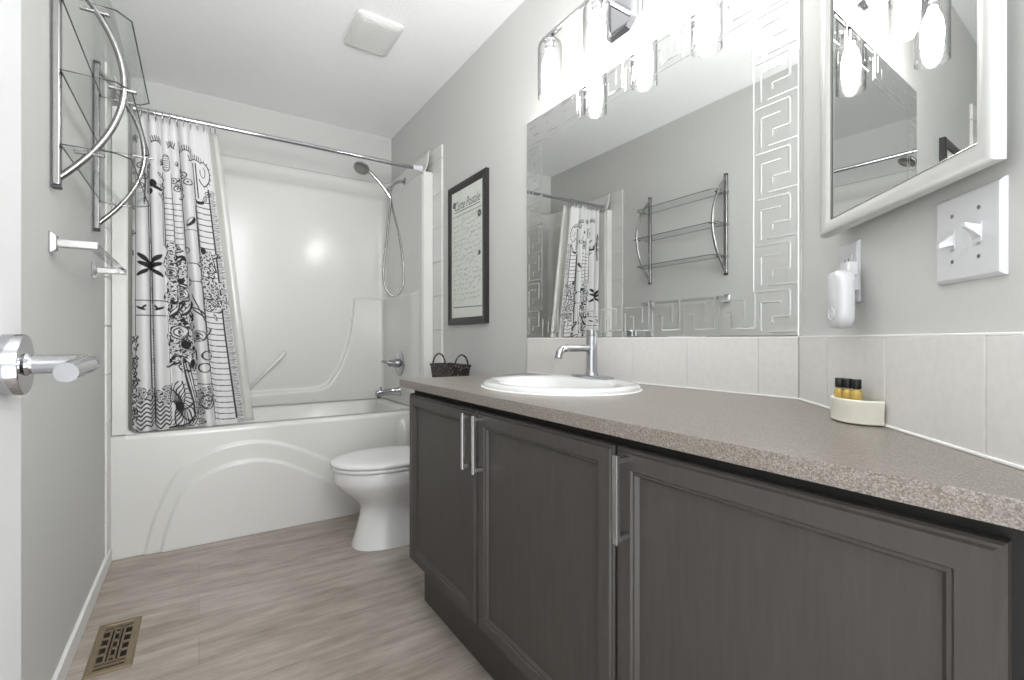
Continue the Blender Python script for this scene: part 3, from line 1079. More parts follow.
for sgn in (-1, 1):
    bm = B()
    tube(bm, catmull([(0.76, TY + sgn * 0.06, 0.20), (0.83, TY + sgn * 0.085, 0.22), (0.90, TY + sgn * 0.092, 0.17), (0.93, TY + sgn * 0.095, 0.09), (0.99, TY + sgn * 0.095, 0.04)], 5), 0.034, 14)
    obj('trapway_ridge', bm, M_CERAMIC, toi, smooth=60)
bm = B()
loft(bm, [egg(0.505, 0.98, 0.182, 0.3635), egg(0.50, 0.98, 0.187, 0.367), egg(0.50, 0.98, 0.187, 0.377), egg(0.505, 0.98, 0.183, 0.381)])
obj('seat', bm, M_SEAT, toi, smooth=60)
bm = B()
loft(bm, [egg(0.502, 0.985, 0.185, 0.3825), egg(0.496, 0.985, 0.190, 0.387), egg(0.496, 0.985, 0.190, 0.395), egg(0.504, 0.98, 0.183, 0.402), egg(0.54, 0.95, 0.15, 0.406), egg(0.63, 0.87, 0.08, 0.408)])
obj('lid', bm, M_SEAT, toi, smooth=60)
for sgn in (-1, 1):
    obj('hinge', box(B(), (0.945, TY + sgn * 0.07 - 0.02, 0.366), (0.988, TY + sgn * 0.07 + 0.02, 0.394)), M_SEAT, toi, bevel=0.006)
bm = B()
loft(bm, [rrect(1.0, 1.185, TY - 0.20, TY + 0.20, 0.03, 0.3665, 5), rrect(0.985, 1.187, TY - 0.215, TY + 0.215, 0.035, 0.5, 5), rrect(0.98, 1.187, TY - 0.222, TY + 0.222, 0.035, 0.70, 5)])
obj('tank', bm, M_CERAMIC, toi, smooth=50)
bm = B()
loft(bm, [rrect(0.972, 1.19, TY - 0.232, TY + 0.232, 0.038, 0.701, 5), rrect(0.97, 1.19, TY - 0.234, TY + 0.234, 0.038, 0.722, 5), rrect(0.98, 1.18, TY - 0.224, TY + 0.224, 0.035, 0.735, 5)])
obj('tank_lid', bm, M_CERAMIC, toi, smooth=50)
bm = B()
cyl(bm, (0.98, TY + 0.15, 0.64), (0.965, TY + 0.15, 0.64), 0.012)
tube(bm, [(0.966, TY + 0.15, 0.64), (0.962, TY + 0.11, 0.637), (0.962, TY + 0.07, 0.633)], 0.006, 10)
obj('flush_lever', bm, M_CHROME, toi)

# basket on the tank
BZ = 0.7355
bx, by = 1.065, 2.185
bk = thing('basket', 'small dark woven basket with two loop handles on the toilet tank', 'basket', (bx, by, BZ))
bm = B()
loft(bm, [rrect(bx - 0.048, bx + 0.048, by - 0.112, by + 0.112, 0.015, BZ, 4), rrect(bx - 0.056, bx + 0.056, by - 0.128, by + 0.128, 0.018, BZ + 0.085, 4),
          rrect(bx - 0.060, bx + 0.060, by - 0.132, by + 0.132, 0.02, BZ + 0.088, 4), rrect(bx - 0.060, bx + 0.060, by - 0.132, by + 0.132, 0.02, BZ + 0.098, 4),
          rrect(bx - 0.053, bx + 0.053, by - 0.125, by + 0.125, 0.016, BZ + 0.098, 4), rrect(bx - 0.045, bx + 0.045, by - 0.10, by + 0.10, 0.015, BZ + 0.01, 4)])
obj('basket_body', bm, M_WICKER, bk, smooth=50)
for sgn in (-1, 1):
    bm = B()
    tube(bm, [(bx - 0.036 * math.cos(a), by + sgn * 0.129, BZ + 0.085 + 0.062 * math.sin(a)) for a in [math.pi * k / 18 for k in range(19)]], 0.0042, 10)
    obj('handle', bm, M_WICKER, bk, smooth=60)

# ------------------------------------------------------------------ framed print
FY0, FY1, FZ0, FZ1 = 2.02, 2.444, 1.039, 1.807
pic = thing('framed_print', 'tall black framed print with script lettering on the right wall', 'picture', (1.2, 2.26, FZ0))
bm = B()


def ringYZ(x, ins):
    return [(x, FY0 + ins, FZ0 + ins), (x, FY1 - ins, FZ0 + ins), (x, FY1 - ins, FZ1 - ins), (x, FY0 + ins, FZ1 - ins)]


loft(bm, [ringYZ(1.1995, 0), ringYZ(1.180, 0), ringYZ(1.177, 0.004), ringYZ(1.177, 0.018), ringYZ(1.181, 0.036), ringYZ(1.186, 0.038)], cap1=False)
obj('frame', bm, M_FRAME, pic, smooth=0)
bm = B()
box(bm, (1.186, FY0 + 0.03, FZ0 + 0.03), (1.19, FY1 - 0.03, FZ1 - 0.03))
pp = obj('print', bm, M_PAPER, pic, smooth=0)


def text_bm(body, size, to_world, shear=0.0, extr=0.0):
    cu = bpy.data.curves.new('lettering', 'FONT')
    cu.body = body
    cu.size = size
    cu.shear = shear
    cu.align_x = 'CENTER'
    cu.resolution_u = 3
    to = bpy.data.objects.new('lettering', cu)
    COL.objects.link(to)
    bpy.context.view_layer.update()
    dg = bpy.context.evaluated_depsgraph_get()
    m_ = bpy.data.meshes.new_from_object(to.evaluated_get(dg))
    b_ = B()
    b_.from_mesh(m_)
    for v in b_.verts:
        v.co = to_world(v.co.x, v.co.y)
    bpy.data.objects.remove(to)
    bpy.data.curves.remove(cu)
    bpy.data.meshes.remove(m_)
    return b_


pcy = (FY0 + FY1) / 2
ttl = text_bm('Carte Postale', 0.070, lambda x, y: Vector((1.1855, pcy - x * 0.74, 1.665 + y)), 0.35)
obj('lettering', ttl, M_INK, pp, smooth=0, recalc=False)


def strip(bm, pts, w, x=1.1856):
    for (ya, za), (yb, zb) in zip(pts, pts[1:]):
        d = Vector((yb - ya, zb - za))
        if d.length < 1e-6:
            continue
        n_ = Vector((-d.y, d.x)).normalized() * w / 2
        vs_ = [bm.verts.new((x, ya + n_.x, za + n_.y)), bm.verts.new((x, yb + n_.x, zb + n_.y)), bm.verts.new((x, yb - n_.x, zb - n_.y)), bm.verts.new((x, ya - n_.x, za - n_.y))]
        bm.faces.new(vs_)


for a_, b_, w_ in (((FY1 - 0.07, 1.655), (FY0 + 0.07, 1.655), 0.004), ((FY1 - 0.05, 1.632), (FY0 + 0.05, 1.632), 0.003), ((FY1 - 0.06, 1.135), (FY0 + 0.05, 1.128), 0.004)):
    bm = B()
    strip(bm, [a_, b_], w_)
    obj('ruled_line', bm, M_INK, pp, smooth=0, recalc=False)
for (cy_, cz_, r_) in ((FY1 - 0.068, 1.70, 0.017), (FY0 + 0.075, 1.60, 0.018), (FY0 + 0.075, 1.40, 0.012)):
    bm = B()
    for k in range(5):
        strip(bm, [(cy_ + r_ * (1 - k * 0.18) * math.cos(a), cz_ + r_ * (1 - k * 0.18) * math.sin(a)) for a in [i * 0.7 for i in range(10)]], 0.003)
    obj('ink_ornament', bm, M_INK, pp, smooth=0, recalc=False)
bm = B()
rn = random.Random(3)
for row in range(17):
    z = 1.60 - row * 0.0265
    y = FY1 - 0.065
    while y > FY0 + 0.075:
        L = rn.uniform(0.015, 0.05)
        sl = rn.choice((0, 0, 0.3, -0.25, 0.6))
        pts = [(y - L * i / 7, z + sl * L * i / 7 + rn.uniform(-0.006, 0.006)) for i in range(8)]
        strip(bm, pts, rn.uniform(0.0016, 0.0032))
        y -= L + rn.uniform(0.006, 0.018)
obj('scribbled_script', bm, M_INK2, pp, smooth=0, recalc=False)

# ------------------------------------------------------------------ exhaust fan
fan = thing('exhaust_fan', 'square white exhaust fan cover on the ceiling', 'exhaust fan', (0.712, 2.307, HC))
bm = B()
loft(bm, [rrect(0.603, 0.82, 2.169, 2.447, 0.02, HC - 0.0005, 5), rrect(0.603, 0.82, 2.169, 2.447, 0.02, HC - 0.012, 5), rrect(0.612, 0.811, 2.178, 2.438, 0.02, HC - 0.019, 5), rrect(0.627, 0.796, 2.193, 2.423, 0.016, HC - 0.024, 5)])
obj('cover', bm, M_FANGRILLE, fan, smooth=40)
bm = B()
for k in range(16):
    y = 2.20 + k * 0.0143
    box(bm, (0.632, y, HC - 0.0255), (0.791, y + 0.0115, HC - 0.0235))
obj('grille', bm, M_FANGRILLE, fan, smooth=0)

# ------------------------------------------------------------------ floor register
reg = thing('floor_register', 'brass toned floor vent with cut-out grille by the left baseboard', 'floor vent', (-0.219, 1.92, 0))
VX0, VX1, VY0, VY1 = -0.275, -0.163, 1.772, 2.072
bm = B()


def ringXY(z, ins):
    return [(VX0 + ins, VY0 + ins, z), (VX1 - ins, VY0 + ins, z), (VX1 - ins, VY1 - ins, z), (VX0 + ins, VY1 - ins, z)]


loft(bm, [ringXY(0.0005, 0), ringXY(0.002, 0), ringXY(0.006, 0.006), ringXY(0.0062, 0.019), ringXY(0.002, 0.021)], cap0=False, cap1=False)
obj('frame', bm, M_BRASS, reg, smooth=0)
bm = B()
loft(bm, [ringXY(0.0008, 0.019), ringXY(0.0014, 0.019)])
obj('duct_opening', bm, M_VOID, reg, smooth=0)
bm = B()
gx0, gx1, gy0, gy1 = VX0 + 0.019, VX1 - 0.019, VY0 + 0.019, VY1 - 0.019
gw, gh = gx1 - gx0, gy1 - gy0


def gbar(u0, v0, u1, v1):
    box(bm, (gx0 + u0 * gw, gy0 + v0 * gh, 0.002), (gx0 + u1 * gw, gy0 + v1 * gh, 0.0058))


for u in (0.27, 0.73):
    gbar(u - 0.035, 0.13, u + 0.035, 0.87)
for u in (0.40, 0.60):
    gbar(u - 0.03, 0.13, u + 0.03, 0.87)
for v in (0.065, 0.13, 0.87, 0.935):
    gbar(0.0 if v in (0.065, 0.935) else 0.24, v - 0.014, 1.0 if v in (0.065, 0.935) else 0.76, v + 0.014)
for k in range(5):
    v = 0.14 + 0.18 * k
    gbar(0, v - 0.02, 0.27, v + 0.02)
    gbar(0.73, v - 0.02, 1.0, v + 0.02)
    if k < 4:
        gbar(0.38, v + 0.07, 0.62, v + 0.11)
obj('grille', bm, M_BRASS, reg, smooth=0)

# ------------------------------------------------------------------ vanity cabinet
CZ0, CZ1 = 0.786, 0.813
CFX = 0.609
van = thing('vanity_cabinet', 'dark stained wooden vanity cabinet with three panel doors under the countertop', 'vanity cabinet', (0.9, 0.85, 0))
VB = 0.643
bm = B()
box(bm, (VB, 1.587, 0.178), (1.199, 1.605, CZ0 - 0.001))
box(bm, (VB + 0.02, 0.145, 0.178), (0.78, 0.163, CZ0 - 0.001))
box(bm, (VB, 0.163, 0.178), (0.80, 1.587, 0.196))
box(bm, (VB - 0.0008, 0.085, 0.178), (VB + 0.018, 0.144, 0.74))
for y in (1.10, 0.595):
    box(bm, (VB, y - 0.03, 0.223), (VB + 0.018, y + 0.03, 0.7395))
box(bm, (VB - 0.0008, 0.085, 0.74), (VB + 0.018, 1.586, 0.7855))
obj('carcass', bm, M_CABDARK, van, smooth=0)
bm = B()
loft(bm, [[(0.692, 1.63, 0), (0.692, 0.085, 0), (0.71, 0.085, 0), (0.71, 1.63, 0)], [(0.692, 1.63, 0.177), (0.692, 0.085, 0.177), (0.71, 0.085, 0.177), (0.71, 1.63, 0.177)]])
obj('toe_kick', bm, M_CAB, van, smooth=0)


def vdoor(y0, y1, z0, z1, hy):
    bm = B()

    def rg(x, i):
        return [(x, y0 + i, z0 + i), (x, y1 - i, z0 + i), (x, y1 - i, z1 - i), (x, y0 + i, z1 - i)]
    loft(bm, [rg(0.642, 0.0), rg(0.627, 0.0), rg(0.6235, 0.0025), rg(0.6235, 0.006), rg(0.620, 0.0085), rg(0.620, 0.036), rg(0.6235, 0.0385), rg(0.6235, 0.0425), rg(0.6305, 0.0475), rg(0.6305, 0.05)])
    d = obj('door', bm, M_CAB, van, smooth=0)
    hb_ = B()
    xa = 0.592
    box(hb_, (xa - 0.004, hy - 0.0055, 0.607), (xa + 0.004, hy + 0.0055, 0.759))
    box(hb_, (xa + 0.003, hy - 0.005, 0.612), (0.6205, hy + 0.005, 0.622))
    box(hb_, (xa + 0.003, hy - 0.005, 0.744), (0.6205, hy + 0.005, 0.754))
    obj('door_handle', hb_, M_STEEL, d, smooth=0, bevel=0.001)


vdoor(1.117, 1.602, 0.183, 0.766, 1.136)
vdoor(0.611, 1.111, 0.183, 0.766, 1.078)
vdoor(0.1135, 0.605, 0.183, 0.766, 0.575)

# ------------------------------------------------------------------ countertop with sink cut-out
SKX, SKY, SKA, SKB = 0.915, 1.13, 0.22, 0.262
poly = [(CFX, 1.665), (1.1995, 1.665), (1.1995, CY)]
tend = (CX - CFX) / R2
poly += [tuple(A(0.001, 0.0008, 0).xy), tuple(A(tend, 0.0008, 0).xy)]
bm = B()


def slab_face(z, rx, ry):
    ov_ = [bm.verts.new((x, y, z)) for x, y in poly]
    iv = [bm.verts.new((SKX + rx * math.cos(a), SKY + ry * math.sin(a), z)) for a in [2 * math.pi * k / 48 for k in range(48)]]
    es = [bm.edges.new((l[i], l[(i + 1) % len(l)])) for l in (ov_, iv) for i in range(len(l))]
    bmesh.ops.triangle_fill(bm, use_beauty=True, use_dissolve=False, edges=es)
    return ov_, iv


t_o, t_i = slab_face(CZ1, SKA - 0.025, SKB - 0.025)
b_o, b_i = slab_face(CZ0, SKA - 0.025, SKB - 0.025)
for lt, lb in ((t_o, b_o), (t_i, b_i)):
    for i in range(len(lt)):
        j = (i + 1) % len(lt)
        bm.faces.new((lt[i], lt[j], lb[j], lb[i]))
ct = obj('countertop', bm, M_COUNTER, smooth=30, bevel=0.004, seg=3)
tag(ct, 'brown grey speckled laminate countertop running along the right wall', 'countertop')

# ------------------------------------------------------------------ sink
sk = thing('sink', 'oval white drop-in sink set into the speckled countertop', 'sink', (SKX, SKY, CZ1))


def ell(fx_, z, dx=0.0):
    return [(SKX + dx + (SKA - fx_) * math.cos(a), SKY + (SKB - fx_) * math.sin(a), z) for a in [2 * math.pi * k / 64 for k in range(64)]]


def ell2(a_, b_, z, dx):
    return [(SKX + dx + a_ * math.cos(t), SKY + b_ * math.sin(t), z) for t in [2 * math.pi * k / 64 for k in range(64)]]


bm = B()
loft(bm, [ell(0.004, CZ1 + 0.0008), ell(0.0, CZ1 + 0.004), ell(0.001, CZ1 + 0.010), ell(0.006, CZ1 + 0.015), ell(0.014, CZ1 + 0.0175), ell(0.022, CZ1 + 0.0175),
          ell2(0.158, 0.213, CZ1 + 0.014, -0.018), ell2(0.150, 0.205, CZ1 + 0.006, -0.018), ell2(0.140, 0.192, CZ1 - 0.03, -0.018), ell2(0.12, 0.165, CZ1 - 0.08, -0.016), ell2(0.08, 0.11, CZ1 - 0.115, -0.01), ell2(0.03, 0.03, CZ1 - 0.125, 0)], cap0=False)
obj('basin', bm, M_CERAMIC, sk, smooth=60)
obj('drain', lathe(B(), [(0.026, 0), (0.026, 0.003), (0.018, 0.004)], (SKX, SKY, CZ1 - 0.1245)), M_CHROME, sk)
bm = B()
lathe(bm, [(SKB, 0), (SKB, 0.0)], (SKX, SKY, CZ1))
bm.clear()
loft(bm, [ell(-0.004, CZ1 + 0.0004), ell(-0.001, CZ1 + 0.0035), ell(0.004, CZ1 + 0.0035)], cap0=False, cap1=False)
obj('caulk_bead', bm, M_CAULK, sk, smooth=60)

# ------------------------------------------------------------------ faucet
FX, FY_ = 1.095, 1.175
FZ = CZ1 + 0.0165
fa = thing('faucet', 'chrome single-hole faucet on the back rim of the sink', 'faucet', (FX, FY_, FZ))
bm = B()
loft(bm, [[(FX + rx * math.copysign(abs(math.cos(a)) ** 0.8, math.cos(a)), FY_ + ry * math.copysign(abs(math.sin(a)) ** 0.8, math.sin(a)), FZ + z) for a in [2 * math.pi * k / 40 for k in range(40)]] for rx, ry, z in ((0.028, 0.097, 0.0), (0.028, 0.097, 0.004), (0.023, 0.091, 0.0075), (0.018, 0.03, 0.0085))])
obj('base_plate', bm, M_CHROME, fa, smooth=50)
obj('faucet_body', lathe(B(), [(0.024, 0.005), (0.021, 0.014), (0.0185, 0.02), (0.0185, 0.135), (0.0175, 0.138)], (FX, FY_, FZ), seg=32), M_CHROME, fa)
bm = B()
tube(bm, [(FX - 0.01, FY_, FZ + 0.098), (FX - 0.108, FY_, FZ + 0.099), (FX - 0.128, FY_, FZ + 0.095), (FX - 0.138, FY_, FZ + 0.084), (FX - 0.142, FY_, FZ + 0.068)], [0.0115, 0.0115, 0.0118, 0.012, 0.0122], 18)
obj('spout', bm, M_CHROME, fa, smooth=50)
bm = B()
lathe(bm, [(0.0175, 0.1385), (0.0195, 0.140), (0.0195, 0.158), (0.016, 0.161)], (FX, FY_, FZ), seg=28)
tube(bm, [(FX + 0.005, FY_, FZ + 0.158), (FX + 0.02, FY_, FZ + 0.160), (FX + 0.044, FY_, FZ + 0.160)], [0.006, 0.005, 0.004], 12, squash=0.7)
obj('lever', bm, M_CHROME, fa)

# ------------------------------------------------------------------ tile backsplash
bs = thing('backsplash', 'single row of cream wall tiles along the back of the countertop', 'tile', (1.19, 0.9, CZ1))
bm = B()
TT = 0.9635
jy = [1.685, 1.495, 1.288, 1.082, 0.875, 0.663, 0.566]
for y1_, y0_ in zip(jy, jy[1:]):
    box(bm, (1.1915, y0_ + 0.0012, CZ1 + 0.003), (1.1998, y1_ - 0.0012, TT - 0.003))
jt = [0.004, 0.154, 0.362, 0.574, 0.786, 0.832]
for t0_, t1_ in zip(jt, jt[1:]):
    boxA(bm, t0_ + 0.0012, t1_ - 0.0012, 0.0002, 0.0085, CZ1 + 0.003, TT - 0.003)
obj('tiles', bm, M_TILE, bs, smooth=0, bevel=0.0012)
bm = B()
box(bm, (1.1935, 0.566, CZ1 + 0.0015), (1.1997, 1.6845, TT - 0.002))
boxA(bm, 0.004, 0.832, 0.0003, 0.0065, CZ1 + 0.0015, TT - 0.002)
obj('grout_lines', bm, M_GROUT, bs, smooth=0)
bm = B()
box(bm, (1.189, 0.567, CZ1 + 0.0002), (1.1998, 1.685, CZ1 + 0.0042))
boxA(bm, 0.003, 0.832, 0.0005, 0.011, CZ1 + 0.0002, CZ1 + 0.0042)
box(bm, (1.1925, 0.567, TT - 0.003), (1.1998, 1.685, TT))
boxA(bm, 0.003, 0.832, 0.0005, 0.0085, TT - 0.003, TT + 0.0005)
obj('caulk_lines', bm, M_CAULK, bs, smooth=0, bevel=0.001)

# ------------------------------------------------------------------ wall mirror with key border
MY0, MY1, MZ0, MZ1 = 0.5655, 1.687, 0.9645, 1.896
MXF = 1.1925
mir = thing('wall_mirror', 'large frameless wall mirror with greek key border above the sink', 'mirror', (1.2, 1.13, MZ0))
bm = B()
loft(bm, [[(x, MY0 + i, MZ0 + i), (x, MY1 - i, MZ0 + i), (x, MY1 - i, MZ1 - i), (x, MY0 + i, MZ1 - i)] for x, i in ((1.1995, 0), (MXF + 0.001, 0), (MXF, 0.002))])
obj('mirror_pane', bm, M_MIRROR, mir, smooth=0)
bm = B()


def ridge(y0_, z0_, y1_, z1_, w=0.0060, h=0.0007):
    a = Vector((MXF - 0.0001, y0_, z0_)); b = Vector((MXF - 0.0001, y1_, z1_))
    d = (b - a).normalized()
    n_ = Vector((0, -d.z, d.y)) * w / 2
    up = Vector((-h, 0, 0))
    e = d * w / 2
    r0 = [bm.verts.new(a - n_), bm.verts.new(a + e + up), bm.verts.new(a + n_)]
    r1 = [bm.verts.new(b - n_), bm.verts.new(b - e + up), bm.verts.new(b + n_)]
    bm.faces.new((r0[0], r1[0], r1[1], r0[1]))
    bm.faces.new((r0[1], r1[1], r1[2], r0[2]))
    bm.faces.new((r0[0], r0[1], r0[2]))
    bm.faces.new((r1[2], r1[1], r1[0]))


KEY = [(0, 1.0, 0.82, 1.0), (0.14, 0.10, 0.14, 0.76), (0.14, 0.76, 0.62, 0.76), (0.82, 0.98, 0.82, 0.43), (0.82, 0.43, 0.42, 0.43), (0.42, 0.43, 0.42, 0.28), (0.30, 0.10, 1.0, 0.10)]
bw = 0.104
nv = 8
th = (MZ1 - MZ0 - 0.0) / nv
for side in (0, 1):
    for k in range(nv):
        zb = MZ0 + k * th
        for a0, b0, a1, b1 in KEY:
            if side == 0:     # near (right) column
                ridge(MY0 + bw * (1 - a0) + 0.002, zb + th * b0 * 0.97, MY0 + bw * (1 - a1) + 0.002, zb + th * b1 * 0.97)
            else:
                ridge(MY1 - 0.002 - bw * a0, zb + th * b0 * 0.97, MY1 - 0.002 - bw * a1, zb + th * b1 * 0.97)
nh = 8
tw_ = (MY1 - MY0 - 2 * bw) / nh
for row in (0, 1):
    for k in range(nh):
        yb = MY1 - bw - k * tw_
        for a0, b0, a1, b1 in KEY:
            p0_, p1_ = (b0, 1 - a0), (b1, 1 - a1)
            zb = MZ0 + 0.003 if row == 0 else MZ1 - bw - 0.003
            ridge(yb - tw_ * p0_[0] * 0.97, zb + bw * p0_[1] * 1.05, yb - tw_ * p1_[0] * 0.97, zb + bw * p1_[1] * 1.05)
# thin inner outline of the border
for a in (((MY0 + bw + 0.006), MZ0 + 0.115, (MY0 + bw + 0.006), MZ1 - bw), ((MY1 - bw - 0.004), MZ0 + 0.115, (MY1 - bw - 0.004), MZ1 - bw),
          (MY0 + bw, MZ1 - bw - 0.006, MY1 - bw, MZ1 - bw - 0.006)):
    ridge(*a, w=0.003, h=0.0006)
obj('etched_key_border', bm, M_GROOVE, mir, smooth=0)
for y in (1.22, 1.02):
    bm = B()
    box(bm, (MXF - 0.004, y - 0.011, MZ0 - 0.0006), (MXF - 0.0005, y + 0.011, MZ0 + 0.018))
    obj('mirror_clip', bm, M_CLIP, mir, bevel=0.002)

# ------------------------------------------------------------------ vanity light
LX, LYC = 1.08, 1.134
vl = thing('vanity_light', 'chrome vanity light with three clear glass shades above the mirror', 'wall lamp', (1.2, LYC, 2.05))
bm = B()
loft(bm, [[(x, LYC + (0.07 - i) * sy, 2.052 + (0.072 - i) * sz) for sy, sz in ((-1, -0.6), (-0.6, -1), (0.6, -1), (1, -0.6), (1, 0.6), (0.6, 1), (-0.6, 1), (-1, 0.6))] for x, i in ((1.1995, 0), (1.19, 0), (1.178, 0.014))])
obj('back_plate', bm, M_CHROME, vl, smooth=0)
bm = B()
cyl(bm, (1.18, LYC, 2.078), (LX, LYC, 2.078), 0.011, seg=16)
obj('arm', bm, M_CHROME, vl)
bm = B()
box(bm, (LX - 0.009, LYC - 0.285, 2.071), (LX + 0.009, LYC + 0.285, 2.085))
obj('rail', bm, M_CHROME, vl, smooth=0, bevel=0.002)
for k in (-1, 0, 1):
    y = LYC + 0.2465 * k
    holder = obj('socket', lathe(B(), [(0.012, 0.0), (0.020, -0.004), (0.021, -0.012), (0.0165, -0.014), (0.0165, -0.045), (0.0145, -0.047)], (LX, y, 2.071), seg=24), M_CHROME, vl, origin=(LX, y, 2.071))
    sb = lathe(B(), [(0.0215, -0.013), (0.034, -0.016), (0.042, -0.026), (0.0455, -0.042), (0.0455, -0.222), (0.0435, -0.222), (0.0435, -0.042), (0.040, -0.028), (0.033, -0.0185), (0.0215, -0.0155)], (LX, y, 2.071), seg=36, cap0=False, cap1=False)
    obj('lamp_shade', sb, M_GLASS, holder, origin=(LX, y, 2.071), smooth=50)
    bb = lathe(B(), [(0.0135, -0.048), (0.016, -0.060), (0.024, -0.080), (0.029, -0.105), (0.030, -0.130), (0.029, -0.160), (0.025, -0.182), (0.016, -0.196), (0.005, -0.200)], (LX, y, 2.071), seg=14)
    obj('bulb', bb, M_BULB, holder, origin=(LX, y, 2.071), smooth=60)

# ------------------------------------------------------------------ medicine cabinet on the diagonal wall
DT, DQ = 0.618, 0.033          # hinge-side front corner
ang = math.radians(1.25)


def Dm(a, b, z):
    """cabinet door frame: a from hinge edge towards the corner, b out of the door front (negative = behind)"""
    t = DT - a * math.cos(ang) + b * math.sin(ang)
    q = DQ + a * math.sin(ang) + b * math.cos(ang)
    return A(t, q, z)


MCZ0, MCZ1, MCW = 1.157, 1.82, 0.418
mc = thing('medicine_cabinet', 'white framed mirrored medicine cabinet on the diagonal wall', 'medicine cabinet', A(0.40, 0, MCZ0))
bm = B()
boxA(bm, 0.225, 0.588, 0.0005, 0.0165, MCZ0 + 0.018, MCZ1 - 0.012)
obj('cabinet_body', bm, M_CABWHITE, mc, smooth=0, bevel=0.002)


def dring(b, i):
    return [Dm(i, b, MCZ0 + i), Dm(MCW - i, b, MCZ0 + i), Dm(MCW - i, b, MCZ1 - i), Dm(i, b, MCZ1 - i)]


bm = B()
loft(bm, [dring(-0.016, 0.0), dring(-0.006, 0.0), dring(-0.001, 0.003), dring(0.0, 0.008), dring(-0.001, 0.016), dring(-0.005, 0.026), dring(-0.010, 0.030), dring(-0.016, 0.030)], cap0=False, cap1=False)
dr = obj('door', bm, M_CABWHITE, mc, smooth=50)
bm = B()
loft(bm, [dring(-0.015, 0.028), dring(-0.010, 0.028)])
obj('mirror_pane', bm, M_MIRROR, dr, smooth=0)
bm = B()
loft(bm, [dring(-0.0095, 0.0285), dring(-0.0075, 0.0297), dring(-0.0095, 0.032)], cap0=False, cap1=False)
obj('mirror_seal', bm, M_NICKEL, dr, smooth=0)

# ------------------------------------------------------------------ light switch (two toggles)
sw = thing('light_switch', 'white double toggle light switch plate on the diagonal wall', 'light switch', A(0.538, 0, 1.03))
S0, S1, SZ0, SZ1 = 0.481, 0.596, 1.031, 1.145
bm = B()


def sring(q, i):
    return [A(S0 + i, q, SZ0 + i), A(S1 - i, q, SZ0 + i), A(S1 - i, q, SZ1 - i), A(S0 + i, q, SZ1 - i)]


loft(bm, [sring(0.0003, 0), sring(0.003, 0.0), sring(0.0068, 0.004), sring(0.007, 0.006)])
obj('plate', bm, M_PLASTIC, sw, smooth=0)
for tc_, up in ((0.5155, -1), (0.5615, 1)):
    bm = B()
    boxA(bm, tc_ - 0.005, tc_ + 0.005, 0.0068, 0.0078, 1.088 - 0.012, 1.088 + 0.012)
    obj('toggle_collar', bm, M_PLASTIC, sw, smooth=0, bevel=0.0004)
    bm = B()
    loft(bm, [[A(tc_ + sx * w, q, 1.088 + dz + sz * h) for sx, sz in ((-1, -1), (1, -1), (1, 1), (-1, 1))]
              for q, w, h, dz in ((0.0075, 0.0042, 0.0075, 0.001 * up), (0.016, 0.0038, 0.0045, 0.0055 * up), (0.0235, 0.0034, 0.003, 0.0095 * up))])
    obj('toggle', bm, M_PLASTIC, sw, smooth=0, bevel=0.0008)
    for dz in (-0.030, 0.030):
        p_ = A(tc_, 0.0068, 1.088 + dz)
        obj('screw', lathe(B(), [(0.0028, 0), (0.0028, 0.0006), (0.002, 0.001)], p_, (-R2, R2, 0), 14), M_NICKEL, sw)
    # printed OFF / ON under each lever
    p0z = 1.088 - 0.0165 if up > 0 else 1.088 - 0.0165
    tb_ = text_bm('OFF' if up > 0 else 'ON', 0.0042, lambda x, y, c=tc_, z=p0z: A(c - 0.0002 + x, 0.00735, z + y))
    obj('lettering', tb_, M_INK, sw, smooth=0, recalc=False)

# ------------------------------------------------------------------ outlet and plug-in device
ou = thing('wall_outlet', 'white wall outlet plate under the medicine cabinet', 'outlet', A(0.234, 0, 1.026))
bm = B()


def oring(q, i):
    return [A(0.199 + i, q, 1.026 + i), A(0.269 - i, q, 1.026 + i), A(0.269 - i, q, 1.139 - i), A(0.199 + i, q, 1.139 - i)]


loft(bm, [oring(0.0003, 0), oring(0.003, 0), oring(0.006, 0.0035), oring(0.0062, 0.006)])
obj('plate', bm, M_PLASTIC, ou, smooth=0)
for zc in (1.062, 1.103):
    bm = B()
    boxA(bm, 0.234 - 0.0165, 0.234 + 0.0165, 0.006, 0.0078, zc - 0.014, zc + 0.014)
    rc_ = obj('receptacle', bm, M_PLASTIC, ou, smooth=0, bevel=0.004)
    bm = B()
    for dt in (-0.0065, 0.0065):
        boxA(bm, 0.234 + dt - 0.001, 0.234 + dt + 0.001, 0.0077, 0.0081, zc - 0.002, zc + 0.006)
    obj('slot', bm, M_BLACK, rc_, smooth=0)
pd = thing('plug_in_freshener', 'rounded white plug-in device hanging in front of the outlet', 'air freshener', A(0.281, 0.03, 0.975))
bm = B()
pc, ph, pw = 0.281, 0.105, 0.031


def dev(q, ins):
    out = []
    r = 0.024 - ins * 0.6
    t0_, t1_, z0_, z1_ = pc - pw + ins, pc + pw - ins, 0.976 + ins, 0.976 + ph - ins
    for cx_, cz_, a0 in ((t1_ - r, z1_ - r, 0), (t0_ + r, z1_ - r, 90), (t0_ + r, z0_ + r, 180), (t1_ - r, z0_ + r, 270)):
        for k in range(7):
            a = math.radians(a0 + 90 * k / 6)
            out.append(A(cx_ + r * math.cos(a), q, cz_ + r * math.sin(a)))
    return out


